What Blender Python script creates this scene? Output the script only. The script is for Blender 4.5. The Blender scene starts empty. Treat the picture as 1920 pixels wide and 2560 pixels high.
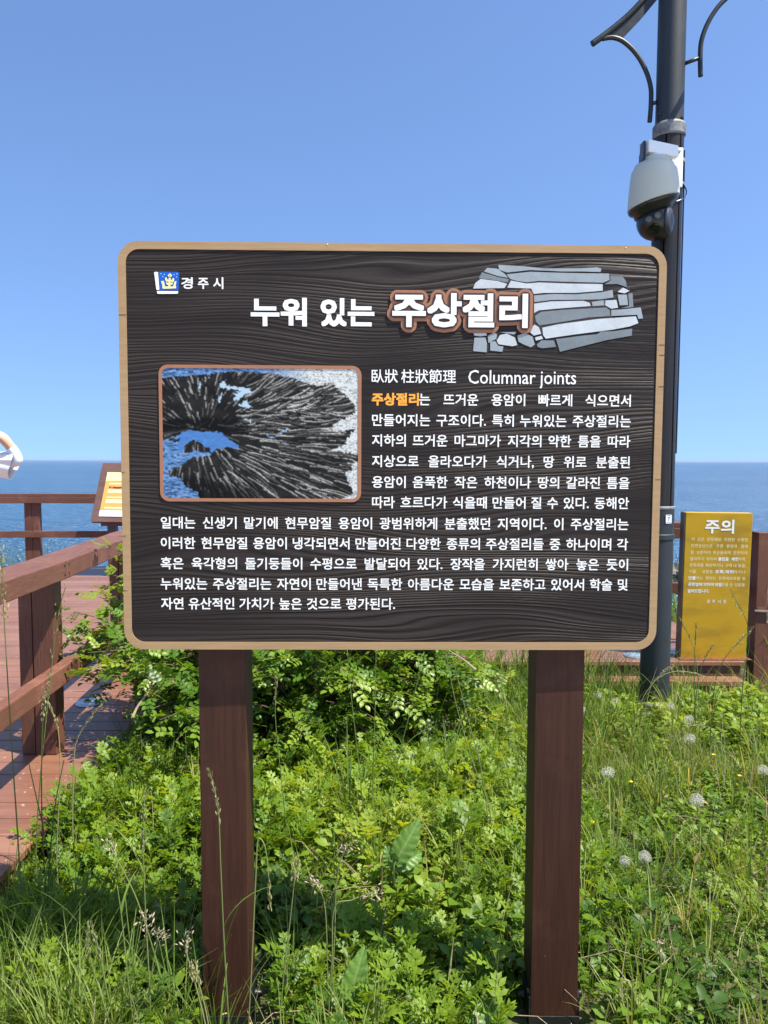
import bpy, math, random
import numpy as np
from mathutils import Vector, Matrix, noise

scene = bpy.context.scene
COL = scene.collection
R = math.radians
rng = random.Random(7)
nrng = np.random.default_rng(11)

# ------------------------------------------------------------------ camera
F = 1924.0                                   # focal length in pixels of the 1920 x 2560 photograph
PITCH, ROLL = math.atan(129 / F), 0.0026
EYE = Vector((0, 0, 1.5))
_r0, _u0 = Vector((1, 0, 0)), Vector((0, math.sin(PITCH), math.cos(PITCH)))
FWD = Vector((0, math.cos(PITCH), -math.sin(PITCH)))
CR = _r0 * math.cos(ROLL) + _u0 * math.sin(ROLL)
CU = _u0 * math.cos(ROLL) - _r0 * math.sin(ROLL)
cam = bpy.data.cameras.new('camera')
cam.sensor_fit, cam.sensor_height, cam.sensor_width = 'VERTICAL', 36, 27
cam.lens = 36 * F / 2560
cam.clip_start, cam.clip_end = 0.05, 60000
camo = bpy.data.objects.new('camera', cam)
COL.objects.link(camo)
camo.matrix_world = Matrix((( CR.x, CU.x, -FWD.x, EYE.x), (CR.y, CU.y, -FWD.y, EYE.y), (CR.z, CU.z, -FWD.z, EYE.z), (0, 0, 0, 1)))
scene.camera = camo

# ------------------------------------------------------------------ light
SUN = Vector((0.50, -0.25, 1.0)).normalized()
w = bpy.data.worlds.new('World'); scene.world = w; w.use_nodes = True
wn = w.node_tree; wn.nodes.clear()
sky = wn.nodes.new('ShaderNodeTexSky'); sky.sky_type = 'NISHITA'; sky.sun_disc = False
sky.sun_elevation = math.asin(SUN.z); sky.sun_rotation = math.atan2(SUN.x, SUN.y)
sky.air_density, sky.dust_density, sky.ozone_density, sky.altitude = 1.0, 1.0, 3.0, 0
bg = wn.nodes.new('ShaderNodeBackground'); bg.inputs[1].default_value = 0.091
# the clear sea air: no yellow band at the skyline, and the camera's daylight white balance
wtc = wn.nodes.new('ShaderNodeTexCoord'); wmp = wn.nodes.new('ShaderNodeMapping'); wmp.inputs['Scale'].default_value = (1, 1, 0.80); wmp.inputs['Location'].default_value = (0, 0, 0.18)
wn.links.new(wtc.outputs['Generated'], wmp.inputs[0]); wn.links.new(wmp.outputs[0], sky.inputs[0])
wb = wn.nodes.new('ShaderNodeMix'); wb.data_type = 'RGBA'; wb.blend_type = 'MULTIPLY'; wb.inputs[0].default_value = 1; wb.inputs[7].default_value = (1.02, 1.15, 1.33, 1)
out = wn.nodes.new('ShaderNodeOutputWorld')
wn.links.new(sky.outputs[0], wb.inputs[6]); wn.links.new(wb.outputs[2], bg.inputs[0]); wn.links.new(bg.outputs[0], out.inputs[0])
sl = bpy.data.lights.new('sun', 'SUN'); sl.energy = 5.0; sl.angle = R(0.55); sl.color = (1, 0.945, 0.84)
slo = bpy.data.objects.new('sun', sl); COL.objects.link(slo)
slo.rotation_euler = SUN.to_track_quat('Z', 'Y').to_euler()
slo.location = (6, -5, 20)
vs = scene.view_settings
vs.view_transform = 'Standard'; vs.look = 'None'; vs.exposure = 1.0; vs.gamma = 1
scene.cycles.use_denoising = True
scene.cycles.max_bounces = 8
scene.cycles.transparent_max_bounces = 8

# ------------------------------------------------------------------ helpers
def at(px, py, Y):
    """the point at depth Y that stands at pixel (px, py) of the 1920 x 2560 photograph"""
    d = FWD + CR * ((px - 960) / F) - CU * ((py - 1280) / F)
    return EYE + d * (Y / d.y)

def lin(r, g, b):
    f = lambda c: ((c / 255 + 0.055) / 1.055) ** 2.4 if c > 10 else c / 255 / 12.92
    return (f(r), f(g), f(b))

def wl(o):
    p = Vector((0, 0, 0))
    while o is not None:
        p += o.location; o = o.parent
    return p

class MB:
    def __init__(s): s.v = []; s.f = []
    def add(s, v, f):
        n = len(s.v); s.v += [tuple(p) for p in v]; s.f += [tuple(i + n for i in q) for q in f]
    def obox(s, c, ax, ay, az, hx, hy, hz):
        c = Vector(c); X, Y, Z = Vector(ax) * hx, Vector(ay) * hy, Vector(az) * hz
        s.add([c + X * i + Y * j + Z * k for k in (-1, 1) for j in (-1, 1) for i in (-1, 1)],
              [(0, 2, 3, 1), (4, 5, 7, 6), (0, 1, 5, 4), (2, 6, 7, 3), (0, 4, 6, 2), (1, 3, 7, 5)])
    def box(s, x0, x1, y0, y1, z0, z1):
        s.obox(((x0 + x1) / 2, (y0 + y1) / 2, (z0 + z1) / 2), (1, 0, 0), (0, 1, 0), (0, 0, 1), (x1 - x0) / 2, (y1 - y0) / 2, (z1 - z0) / 2)
    def beam(s, a, b, wd, ht, up=(0, 0, 1)):
        a, b = Vector(a), Vector(b); d = (b - a); L = d.length; d.normalize()
        side = d.cross(Vector(up)).normalized(); u = side.cross(d)
        s.obox((a + b) / 2, d, side, u, L / 2, wd / 2, ht / 2)
    def tube(s, pts, rad, n=8, caps=True):
        pts = [Vector(p) for p in pts]
        if not hasattr(rad, '__len__'): rad = [rad] * len(pts)
        vs, fs = [], []; prev = None
        for i, p in enumerate(pts):
            d = (pts[min(i + 1, len(pts) - 1)] - pts[max(i - 1, 0)]).normalized()
            if prev is None:
                prev = d.orthogonal().normalized()
            sx = (prev - d * prev.dot(d)).normalized(); prev = sx; sy = d.cross(sx)
            for k in range(n):
                a = 2 * math.pi * k / n
                vs.append(p + (sx * math.cos(a) + sy * math.sin(a)) * rad[i])
        for i in range(len(pts) - 1):
            for k in range(n):
                k2 = (k + 1) % n
                fs.append((i * n + k, i * n + k2, (i + 1) * n + k2, (i + 1) * n + k))
        if caps:
            fs.append(tuple(reversed(range(n)))); fs.append(tuple((len(pts) - 1) * n + k for k in range(n)))
        s.add(vs, fs)
    def lathe(s, prof, o, n=32, ax=(0, 0, 1), fn=None):
        o = Vector(o); az = Vector(ax).normalized()
        sx = Vector((1, 0, 0)) if abs(az.z) > 0.9 else az.orthogonal().normalized()
        sx = (sx - az * sx.dot(az)).normalized(); sy = az.cross(sx)
        vs, fs = [], []
        for (r, z) in prof:
            for k in range(n):
                a = 2 * math.pi * k / n
                q = sx * (r * math.cos(a)) + sy * (r * math.sin(a)) + az * z
                vs.append(o + (fn(q, r, z) if fn else q))
        for i in range(len(prof) - 1):
            for k in range(n):
                k2 = (k + 1) % n
                fs.append((i * n + k, i * n + k2, (i + 1) * n + k2, (i + 1) * n + k))
        fs.append(tuple(reversed(range(n)))); fs.append(tuple((len(prof) - 1) * n + k for k in range(n)))
        s.add(vs, fs)
    def prism(s, poly, m, w0, w1):
        """flat outline poly (u, v) given thickness from w0 to w1 through the mapping m(u, v, w)"""
        n = len(poly)
        s.add([m(u, v, w0) for u, v in poly] + [m(u, v, w1) for u, v in poly],
              [tuple(reversed(range(n))), tuple(range(n, 2 * n))] + [(i, (i + 1) % n, n + (i + 1) % n, n + i) for i in range(n)])
    def ring(s, po, pi, m, w0, w1):
        n = len(po)
        s.add([m(*p, w0) for p in po] + [m(*p, w1) for p in po] + [m(*p, w0) for p in pi] + [m(*p, w1) for p in pi],
              sum([[(i, j, n + j, n + i), (n + i, n + j, 3 * n + j, 3 * n + i), (3 * n + i, 3 * n + j, 2 * n + j, 2 * n + i), (2 * n + i, 2 * n + j, j, i)]
                   for i in range(n) for j in [(i + 1) % n]], []))
    def build(s, name, m, parent=None, smooth=False, bevel=0, loc=None):
        me = bpy.data.meshes.new(name)
        off = wl(parent) if parent is not None else Vector(loc or (0, 0, 0))
        me.from_pydata([(p[0] - off.x, p[1] - off.y, p[2] - off.z) for p in s.v], [], s.f)
        me.materials.append(m)
        if smooth: me.polygons.foreach_set('use_smooth', [True] * len(me.polygons))
        me.update()
        o = bpy.data.objects.new(name, me); COL.objects.link(o)
        if parent is not None: o.parent = parent
        else: o.location = off
        if bevel:
            b = o.modifiers.new('bevel', 'BEVEL'); b.width = bevel; b.segments = 2; b.limit_method = 'ANGLE'; b.angle_limit = R(40)
        return o

def npmesh(name, V, Fc, m, parent=None, tint=None, smooth=False, loc=None):
    """mesh from numpy arrays: V (n,3), Fc (k,3 or 4); tint = one value per vertex"""
    me = bpy.data.meshes.new(name)
    off = wl(parent) if parent is not None else Vector(loc or (0, 0, 0))
    V = V - np.array(off)
    k = Fc.shape[1]
    me.vertices.add(len(V)); me.vertices.foreach_set('co', V.astype(np.float32).ravel())
    me.loops.add(Fc.size); me.loops.foreach_set('vertex_index', Fc.astype(np.int32).ravel())
    me.polygons.add(len(Fc)); me.polygons.foreach_set('loop_start', np.arange(0, Fc.size, k, dtype=np.int32))
    me.polygons.foreach_set('loop_total', np.full(len(Fc), k, dtype=np.int32))
    if smooth: me.polygons.foreach_set('use_smooth', np.ones(len(Fc), dtype=bool))
    if tint is not None:
        a = me.attributes.new('tint', 'FLOAT', 'POINT'); a.data.foreach_set('value', tint.astype(np.float32))
    me.materials.append(m); me.update(calc_edges=True)
    o = bpy.data.objects.new(name, me); COL.objects.link(o)
    if parent is not None: o.parent = parent
    else: o.location = off
    return o

def tag(o, label, cat=None, group=None, kind=None):
    if label: o['label'] = label
    if cat: o['category'] = cat
    if group: o['group'] = group
    if kind: o['kind'] = kind
    return o

def thing(name, label, cat, loc, group=None):
    o = bpy.data.objects.new(name, None); COL.objects.link(o)
    o.empty_display_size = 0.1; o.location = loc
    return tag(o, label, cat, group)

def copy_tree(o, parent=None):
    c = o.copy(); COL.objects.link(c)
    if parent is not None: c.parent = parent
    for ch in list(o.children): copy_tree(ch, c)
    return c

# ------------------------------------------------------------------ materials
class NT:
    def __init__(s, name):
        s.m = bpy.data.materials.new(name); s.m.use_nodes = True
        s.t = s.m.node_tree; s.t.nodes.clear()
        s.out = s.n('ShaderNodeOutputMaterial'); s.p = s.n('ShaderNodeBsdfPrincipled')
        s.l(s.p.outputs[0], s.out.inputs[0])
    def n(s, t, **k):
        q = s.t.nodes.new(t)
        for a, b in k.items(): setattr(q, a, b)
        return q
    def l(s, a, b): s.t.links.new(a, b)
    def set(s, x, v):
        if isinstance(v, bpy.types.NodeSocket): s.l(v, x)
        else: x.default_value = v
    def math(s, op, a, b=0.0, c=0.0):
        q = s.n('ShaderNodeMath', operation=op)
        for i, v in enumerate((a, b, c)): s.set(q.inputs[i], v)
        return q.outputs[0]
    def vec(s, scale=(1, 1, 1), src=None, loc=(0, 0, 0)):
        if src is None: src = s.n('ShaderNodeTexCoord').outputs['Object']
        q = s.n('ShaderNodeMapping'); q.inputs['Scale'].default_value = scale; q.inputs['Location'].default_value = loc
        s.l(src, q.inputs[0]); return q.outputs[0]
    def noise(s, vec, scale=1.0, detail=3.0, rough=0.5, dist=0.0):
        q = s.n('ShaderNodeTexNoise'); s.l(vec, q.inputs['Vector'])
        q.inputs['Scale'].default_value = scale; q.inputs['Detail'].default_value = detail
        q.inputs['Roughness'].default_value = rough; q.inputs['Distortion'].default_value = dist
        return q.outputs[0]
    def ramp(s, fac, stops):
        q = s.n('ShaderNodeValToRGB'); e = q.color_ramp.elements
        while len(e) < len(stops): e.new(0.5)
        for i, (p, c) in enumerate(stops):
            e[i].position = p; e[i].color = (*c, 1) if len(c) == 3 else c
        s.l(fac, q.inputs[0]); return q.outputs[0]
    def mix(s, fac, a, b, blend='MIX'):
        q = s.n('ShaderNodeMix', data_type='RGBA', blend_type=blend)
        s.set(q.inputs[0], fac)
        for i, v in ((6, a), (7, b)): s.set(q.inputs[i], (*v, 1) if isinstance(v, tuple) and len(v) == 3 else v)
        return q.outputs[2]
    def bump(s, h, strength=0.5, dist=0.01):
        q = s.n('ShaderNodeBump'); q.inputs['Strength'].default_value = strength; q.inputs['Distance'].default_value = dist
        s.l(h, q.inputs['Height']); s.l(q.outputs[0], s.p.inputs['Normal']); return q
    def fin(s, base=None, rough=0.5, metal=0.0, spec=0.5):
        if base is not None: s.set(s.p.inputs['Base Color'], (*base, 1) if isinstance(base, tuple) else base)
        s.set(s.p.inputs['Roughness'], rough); s.set(s.p.inputs['Metallic'], metal); s.p.inputs['Specular IOR Level'].default_value = spec
        return s.m

def paint(name, c, rough=0.45, var=0.25, scale=14.0, metal=0.0, bump=0.15, spec=0.5):
    t = NT(name); v = t.vec()
    n = t.noise(v, scale, 5, 0.62); n2 = t.noise(v, scale * 9, 3, 0.6)
    f = t.math('MULTIPLY_ADD', n, 0.7, t.math('MULTIPLY', n2, 0.3))
    base = t.ramp(f, [(0.3, tuple(x * (1 - var) for x in c)), (0.7, tuple(min(1, x * (1 + var * 0.6)) for x in c))])
    t.bump(n2, bump, 0.002)
    return t.fin(base, t.math('MULTIPLY_ADD', n, 0.25, rough - 0.12), metal, spec)

def wood(name, dark, light, scale=(1, 1, 1), rough=0.5, bump=0.3, freq=1.0, wear=None, spec=0.35, crack=0.0):
    """painted timber; the grain is stretched along the axis whose scale is smallest"""
    t = NT(name); v = t.vec(scale)
    big = t.noise(t.vec((1, 1, 1)), 2.5, 3, 0.5)
    n = t.noise(v, 40 * freq, 4, 0.6, 0.2); n2 = t.noise(v, 140 * freq, 3, 0.7)
    f = t.math('ADD', t.math('MULTIPLY', n, 0.55), t.math('ADD', t.math('MULTIPLY', n2, 0.25), t.math('MULTIPLY', big, 0.25)))
    base = t.ramp(f, [(0.35, dark), (0.68, light)])
    if wear is not None:
        sp = t.noise(t.vec((1, 1, 1)), 60, 5, 0.7)
        base = t.mix(t.math('MULTIPLY', t.math('GREATER_THAN', sp, 0.68), 0.6), base, wear)
    hh = t.math('ADD', n, t.math('MULTIPLY', n2, 0.6))
    if crack:                                   # checks along the grain, faded patches and knots
        ck = t.noise(t.vec(tuple(7 * x if x > 1 else 1.6 * x for x in scale), loc=(3, 1, 2)), 6, 2, 0.5, 0.1)
        lv = t.math('GREATER_THAN', ck, 0.735); base = t.mix(t.math('MULTIPLY', lv, crack), base, tuple(x * 0.2 for x in dark))
        fd = t.ramp(t.noise(t.vec((1, 1, 1), loc=(8, 2, 5)), 4.5, 5, 0.65), [(0.52, (0, 0, 0)), (0.72, (1, 1, 1))])
        base = t.mix(t.math('MULTIPLY', fd, 0.35), base, tuple(min(1, x * 1.9 + 0.012) for x in light))
        kn = t.noise(t.vec((1, 1, 1), loc=(1, 9, 4)), 17, 1, 0.4)
        base = t.mix(t.math('MULTIPLY', t.math('GREATER_THAN', kn, 0.79), 0.3), base, tuple(x * 0.35 for x in dark))
        hh = t.math('SUBTRACT', hh, t.math('MULTIPLY', lv, 0.8))
    t.bump(hh, bump, 0.003)
    return t.fin(base, t.math('MULTIPLY_ADD', n2, 0.2, rough - 0.1), 0, spec)

def leafmat(name, stops, trans=0.35, rough=0.45, tcol=1.6):
    t = NT(name)
    a = t.n('ShaderNodeAttribute', attribute_name='tint'); fac = a.outputs['Fac']
    c = t.ramp(fac, stops)
    n = t.noise(t.vec(), 25, 3, 0.6)
    c = t.mix(t.math('MULTIPLY', n, 0.35), c, t.mix(1.0, c, (0.55, 0.6, 0.5), 'MULTIPLY'))
    t.fin(c, rough + 0.02, 0, 0.36)
    tr = t.n('ShaderNodeBsdfTranslucent')
    hs = t.n('ShaderNodeMix', data_type='RGBA', blend_type='MULTIPLY'); hs.inputs[0].default_value = 1
    t.l(c, hs.inputs[6]); hs.inputs[7].default_value = (1.35 * tcol, 1.15 * tcol, 0.5 * tcol, 1)
    t.l(hs.outputs[2], tr.inputs[0])
    mx = t.n('ShaderNodeMixShader'); mx.inputs[0].default_value = trans
    t.l(t.p.outputs[0], mx.inputs[1]); t.l(tr.outputs[0], mx.inputs[2]); t.l(mx.outputs[0], t.out.inputs[0])
    return t.m

M = {}
M['rail'] = wood('rail_stain', (0.085, 0.034, 0.021), (0.20, 0.085, 0.052), (4, 0.25, 4), 0.55, 0.3, crack=0.8)
M['rail_x'] = wood('rail_stain_across', (0.075, 0.03, 0.019), (0.18, 0.075, 0.047), (0.25, 4, 4), 0.55, 0.3, crack=0.8)
M['rail_z'] = wood('post_stain', (0.075, 0.03, 0.019), (0.17, 0.07, 0.042), (4, 4, 0.25), 0.55, 0.3, crack=0.8)
M['sign_post'] = wood('sign_post_stain', (0.030, 0.0112, 0.0070), (0.058, 0.0220, 0.0128), (3, 3, 0.12), 0.55, 0.35, 0.8, None, 0.2, 0.85)
M['tan'] = wood('tan_frame_paint', (0.275, 0.175, 0.083), (0.36, 0.235, 0.118), (0.2, 2, 3), 0.5, 0.12)
M['white'] = paint('white_letter_paint', (0.74, 0.74, 0.715), 0.55, 0.10, 22)
M['orange'] = paint('orange_letter_paint', (0.80, 0.33, 0.03), 0.5, 0.06, 30)
M['copper'] = paint('copper_brown_paint', (0.30, 0.125, 0.06), 0.5, 0.08, 20)
M['dark_line'] = paint('dark_outline_paint', (0.035, 0.016, 0.013), 0.5, 0.1, 20)
M['blue'] = paint('blue_enamel', (0.005, 0.085, 0.42), 0.4, 0.08, 20)
M['gold'] = paint('pale_gold_paint', (0.80, 0.70, 0.28), 0.45, 0.05, 20)
M['pale_blue'] = paint('pale_blue_paint', (0.45, 0.72, 0.85), 0.45, 0.05, 20)
for k, c in (('stone_light', (205, 212, 216)), ('stone_mid', (158, 168, 174)), ('stone_dark', (124, 134, 139))):
    M[k] = paint(k + '_paint', tuple(x * 0.72 for x in lin(*c)), 0.55, 0.2, 16)
M['steel_black'] = paint('black_powder_coat', (0.010, 0.011, 0.012), 0.4, 0.3, 25)
M['pole'] = paint('slate_pole_paint', (0.019, 0.024, 0.030), 0.55, 0.25, 6, 0, 0.1)
M['arm'] = paint('dark_green_black_paint', (0.009, 0.012, 0.012), 0.4, 0.2, 20)
M['pole_wood'] = wood('weathered_pole_cladding', (0.006, 0.0048, 0.0045), (0.026, 0.021, 0.019), (3, 3, 0.1), 0.4, 0.35, 0.6)
M['ring'] = paint('worn_grey_collar', (0.20, 0.20, 0.20), 0.6, 0.8, 30, 0.2, 0.4)
M['casing'] = paint('ivory_camera_casing', (0.54, 0.525, 0.43), 0.4, 0.05, 8)
M['casing_white'] = paint('white_bracket_enamel', (0.78, 0.79, 0.79), 0.4, 0.06, 12)
M['black_plastic'] = paint('black_camera_plastic', (0.008, 0.008, 0.010), 0.3, 0.1, 20)
M['grey_plastic'] = paint('slate_camera_side', (0.03, 0.034, 0.045), 0.45, 0.1, 20)
M['lens'] = paint('lens_glass', (0.004, 0.005, 0.006), 0.08, 0.1, 20)
M['led'] = paint('led_lamp_glass', (0.14, 0.14, 0.10), 0.25, 0.2, 60)
M['strap'] = paint('stainless_strap', (0.40, 0.36, 0.32), 0.45, 0.3, 40, 0.6)
M['rust'] = paint('rusty_stain', (0.16, 0.05, 0.02), 0.7, 0.7, 30)
M['yellow_letter'] = paint('faded_letter_paint', (0.78, 0.64, 0.33), 0.6, 0.25, 60)
M['lectern_wood'] = wood('lectern_stain', (0.07, 0.037, 0.03), (0.14, 0.075, 0.06), (0.2, 3, 3), 0.5, 0.2)
M['grey_post'] = paint('grey_post_paint', (0.055, 0.06, 0.065), 0.5, 0.15, 12)
M['paper_yellow'] = paint('pale_yellow_print', (0.62, 0.58, 0.27), 0.4, 0.03, 10)
M['paper_orange'] = paint('orange_print', (0.52, 0.27, 0.065), 0.4, 0.05, 10)
M['paper_white'] = paint('white_print', (0.70, 0.71, 0.71), 0.4, 0.03, 10)
M['paper_cream'] = paint('cream_print', (0.60, 0.46, 0.28), 0.4, 0.1, 90)
M['paper_dark'] = paint('dark_print', (0.05, 0.04, 0.03), 0.4, 0.1, 30)
M['paper_red'] = paint('red_print', (0.62, 0.10, 0.06), 0.4, 0.1, 30)
M['deck_steel'] = paint('brushed_steel_rim', (0.48, 0.50, 0.52), 0.35, 0.15, 40, 0.8)
M['deck_glass'] = paint('frosted_lamp_glass', (0.20, 0.27, 0.32), 0.15, 0.2, 40)
M['skin'] = paint('skin', (0.58, 0.36, 0.25), 0.5, 0.08, 12)
M['shirt'] = paint('white_cotton', (0.80, 0.80, 0.80), 0.8, 0.03, 14)
M['cool_sleeve'] = paint('pale_blue_stretch_fabric', (0.66, 0.75, 0.82), 0.7, 0.03, 14)
M['trousers'] = paint('navy_cotton', (0.03, 0.04, 0.07), 0.8, 0.2, 20)
M['hair'] = paint('black_hair', (0.012, 0.010, 0.009), 0.4, 0.3, 60)
M['shoe'] = paint('grey_shoe', (0.15, 0.15, 0.16), 0.7, 0.2, 20)
M['rock'] = paint('shore_rock', (0.16, 0.14, 0.12), 0.85, 0.6, 4, 0, 0.8)
M['leaf'] = leafmat('weed_leaf', [(0, (0.050, 0.110, 0.012)), (0.35, (0.120, 0.210, 0.015)), (0.7, (0.185, 0.280, 0.022)), (1, (0.28, 0.35, 0.045))], 0.40, 0.45, 1.8)
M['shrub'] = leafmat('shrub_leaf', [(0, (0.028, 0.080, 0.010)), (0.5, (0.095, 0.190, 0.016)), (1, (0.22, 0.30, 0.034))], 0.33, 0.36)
M['grass'] = leafmat('grass_blade', [(0, (0.045, 0.105, 0.018)), (0.5, (0.14, 0.22, 0.030)), (0.8, (0.25, 0.29, 0.085)), (1, (0.42, 0.35, 0.17))], 0.38, 0.5)
M['stalk'] = leafmat('grass_stem', [(0, (0.05, 0.09, 0.02)), (0.5, (0.17, 0.23, 0.06)), (1, (0.44, 0.36, 0.20))], 0.2, 0.5, 1.0)
M['seed'] = leafmat('grass_seed', [(0, (0.12, 0.15, 0.05)), (0.5, (0.36, 0.33, 0.16)), (1, (0.50, 0.40, 0.31))], 0.25, 0.7, 1.0)
M['dock'] = leafmat('dock_leaf', [(0, (0.09, 0.19, 0.03)), (1, (0.20, 0.30, 0.08))], 0.3, 0.4)
M['puff'] = leafmat('dandelion_down', [(0, (0.72, 0.71, 0.66)), (1, (0.80, 0.79, 0.75))], 0.4, 0.8, 0.6)
M['dead'] = leafmat('dead_leaf', [(0, (0.10, 0.055, 0.025)), (0.5, (0.24, 0.16, 0.075)), (1, (0.42, 0.33, 0.19))], 0.2, 0.7, 0.8)
M['straw'] = wood('straw', (0.17, 0.125, 0.07), (0.46, 0.37, 0.23), (3, 3, 3), 0.8, 0.2)
M['petal'] = paint('yellow_petal', (0.75, 0.52, 0.01), 0.6, 0.1, 60)
M['twig'] = wood('twig_bark', (0.035, 0.022, 0.015), (0.16, 0.11, 0.075), (3, 3, 0.5), 0.8, 0.4)
M['dry_twig'] = wood('dry_twig_bark', (0.22, 0.16, 0.11), (0.42, 0.33, 0.24), (3, 3, 0.5), 0.8, 0.4)

def board_mat():
    t = NT('carved_dark_board')
    co = t.n('ShaderNodeTexCoord').outputs['Object']
    sx = t.n('ShaderNodeSeparateXYZ'); t.l(co, sx.inputs[0])
    lo = t.noise(t.vec((0.75, 0.0, 3.4), co, (5.2, 0, 2.3)), 1.6, 1.2, 0.4)
    zz = t.math('MULTIPLY_ADD', t.math('SUBTRACT', lo, 0.5), 0.21, sx.outputs[2])
    cb = t.n('ShaderNodeCombineXYZ'); t.l(t.math('MULTIPLY', sx.outputs[0], 0.6), cb.inputs[0]); t.l(t.math('MULTIPLY', zz, 70), cb.inputs[2])
    st = t.noise(cb.outputs[0], 1.0, 2.5, 0.6)
    fine = t.noise(t.vec((9, 0, 380), co), 1.0, 3, 0.7)
    wav = t.math('SINE', t.math('ADD', t.math('MULTIPLY', zz, 640), t.math('MULTIPLY', st, 13)))
    rid = t.math('POWER', t.math('MULTIPLY_ADD', wav, 0.5, 0.5), 0.7)
    amp = t.ramp(t.noise(t.vec((0.7, 0, 3.2), co, (9, 0, 4)), 1.6, 2, 0.5), [(0.38, (0.10,) * 3), (0.62, (1,) * 3)])
    h = t.math('ADD', t.math('MULTIPLY', t.math('MULTIPLY', rid, amp), 0.6), t.math('ADD', t.math('MULTIPLY', st, 0.75), t.math('MULTIPLY', fine, 0.30)))
    base = t.ramp(h, [(0.35, (0.0050, 0.0031, 0.0025)), (0.72, (0.0165, 0.0112, 0.0091)), (1.2, (0.028, 0.0212, 0.0182))])
    t.bump(h, 1.0, 0.0029)
    return t.fin(base, t.math('MULTIPLY_ADD', fine, 0.35, 0.33), 0, 0.24)
M['board'] = board_mat()

def yellow_mat():
    t = NT('weathered_yellow_enamel')
    n = t.noise(t.vec((1.2, 1, 3.2)), 2.6, 3, 0.55)
    c = t.ramp(n, [(0.38, (0.33, 0.195, 0.016)), (0.52, (0.43, 0.255, 0.014)), (0.7, (0.455, 0.27, 0.013))])
    sp = t.noise(t.vec(), 120, 2, 0.5)
    c = t.mix(t.math('MULTIPLY', t.math('GREATER_THAN', sp, 0.74), 0.5), c, (0.16, 0.10, 0.02))
    return t.fin(c, 0.65, 0, 0.2)
M['yellow'] = yellow_mat()

def deck_mat():
    t = NT('red_brown_deck_boards')
    g = t.noise(t.vec((0.6, 14, 4)), 6, 4, 0.6); b = t.noise(t.vec(), 1.3, 3, 0.55)
    pl = t.n('ShaderNodeSeparateXYZ'); t.l(t.n('ShaderNodeTexCoord').outputs['Object'], pl.inputs[0])
    wn_ = t.n('ShaderNodeTexWhiteNoise', noise_dimensions='1D'); t.l(t.math('FLOOR', t.math('DIVIDE', pl.outputs[1], 0.135)), wn_.inputs['W'])
    f = t.math('ADD', t.math('MULTIPLY', g, 0.45), t.math('ADD', t.math('MULTIPLY', b, 0.25), t.math('MULTIPLY', wn_.outputs[0], 0.3)))
    c = t.ramp(f, [(0.25, (0.140, 0.056, 0.032)), (0.75, (0.250, 0.116, 0.067))])
    fd = t.ramp(t.noise(t.vec((0.5, 1.6, 1), loc=(4, 2, 1)), 2.3, 6, 0.68), [(0.45, (0, 0, 0)), (0.72, (1, 1, 1))])
    c = t.mix(t.math('MULTIPLY', fd, 0.45), c, (0.29, 0.175, 0.125))
    sp = t.noise(t.vec(), 45, 2, 0.5)
    c = t.mix(t.math('MULTIPLY', t.math('GREATER_THAN', sp, 0.70), 0.6), c, (0.48, 0.38, 0.31))
    t.bump(g, 0.25, 0.003)
    return t.fin(c, 0.42, 0, 0.5)
M['deck'] = deck_mat()

def soil_mat():
    t = NT('soil_and_litter')
    n = t.noise(t.vec(), 9, 6, 0.65); n2 = t.noise(t.vec(), 60, 4, 0.7)
    f = t.math('ADD', t.math('MULTIPLY', n, 0.6), t.math('MULTIPLY', n2, 0.4))
    c = t.ramp(f, [(0.3, (0.025, 0.026, 0.012)), (0.5, (0.075, 0.080, 0.03)), (0.75, (0.22, 0.18, 0.10))])
    t.bump(f, 0.8, 0.03)
    return t.fin(c, 0.9, 0, 0.2)
M['soil'] = soil_mat()

def sea_mat():
    t = NT('sea_water')
    co = t.n('ShaderNodeTexCoord').outputs['Object']
    a = t.noise(t.vec((0.10, 0.16, 1), co), 1.0, 6, 0.62)
    b = t.noise(t.vec((0.010, 0.014, 1), co), 1.0, 4, 0.55)
    c3 = t.noise(t.vec((0.55, 0.8, 1), co), 1.0, 3, 0.6)
    h = t.math('ADD', t.math('MULTIPLY', a, 1.0), t.math('ADD', t.math('MULTIPLY', b, 1.5), t.math('MULTIPLY', c3, 0.25)))
    t.bump(h, 1.0, 5.5)
    base = t.ramp(b, [(0.35, (0.005, 0.048, 0.110)), (0.65, (0.013, 0.078, 0.155))])
    return t.fin(base, 0.2, 0, 0.5)
M['sea'] = sea_mat()

# ------------------------------------------------------------------ terrain, sea, deck
DZ = 0.15                                              # top of the decking
def ground_z(x, y):
    z = -0.015 + 0.035 * max(0, min(y, 5.2) - 1.6)
    z += 0.03 * (noise.noise((x * 1.1, y * 1.1, 3.0))) + 0.012 * noise.noise((x * 4, y * 4, 1.0))
    if y > 5.0: z -= 0.20 * min(1, (y - 5.0))
    if x > 0.5 and y > 4.35: z -= 0.36 * min(1, (y - 4.35) / 0.6) * min(1, (x - 0.5) / 0.3)
    if x < -1.2: z -= 0.12 * min(1, (-1.2 - x) * 3)
    r = max(0, y - 9.8)
    z -= 0.55 * r + (1.5 if r > 0 else 0) * min(1, r)
    return max(z, -9.6)

xs = np.concatenate([np.linspace(-40, -4, 19), np.linspace(-3.8, 4.6, 110), np.linspace(5, 40, 18)])
ys = np.concatenate([np.linspace(-14, -0.5, 12), np.linspace(0, 7, 100), np.linspace(7.3, 40, 40)])
V = np.array([(x, y, ground_z(x, y)) for y in ys for x in xs]); nx = len(xs)
Fq = np.array([(j * nx + i, j * nx + i + 1, (j + 1) * nx + i + 1, (j + 1) * nx + i) for j in range(len(ys) - 1) for i in range(nx - 1)])
tag(npmesh('ground', V, Fq, M['soil'], smooth=True), 'soil and leaf litter under the weeds', kind='structure')

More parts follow.
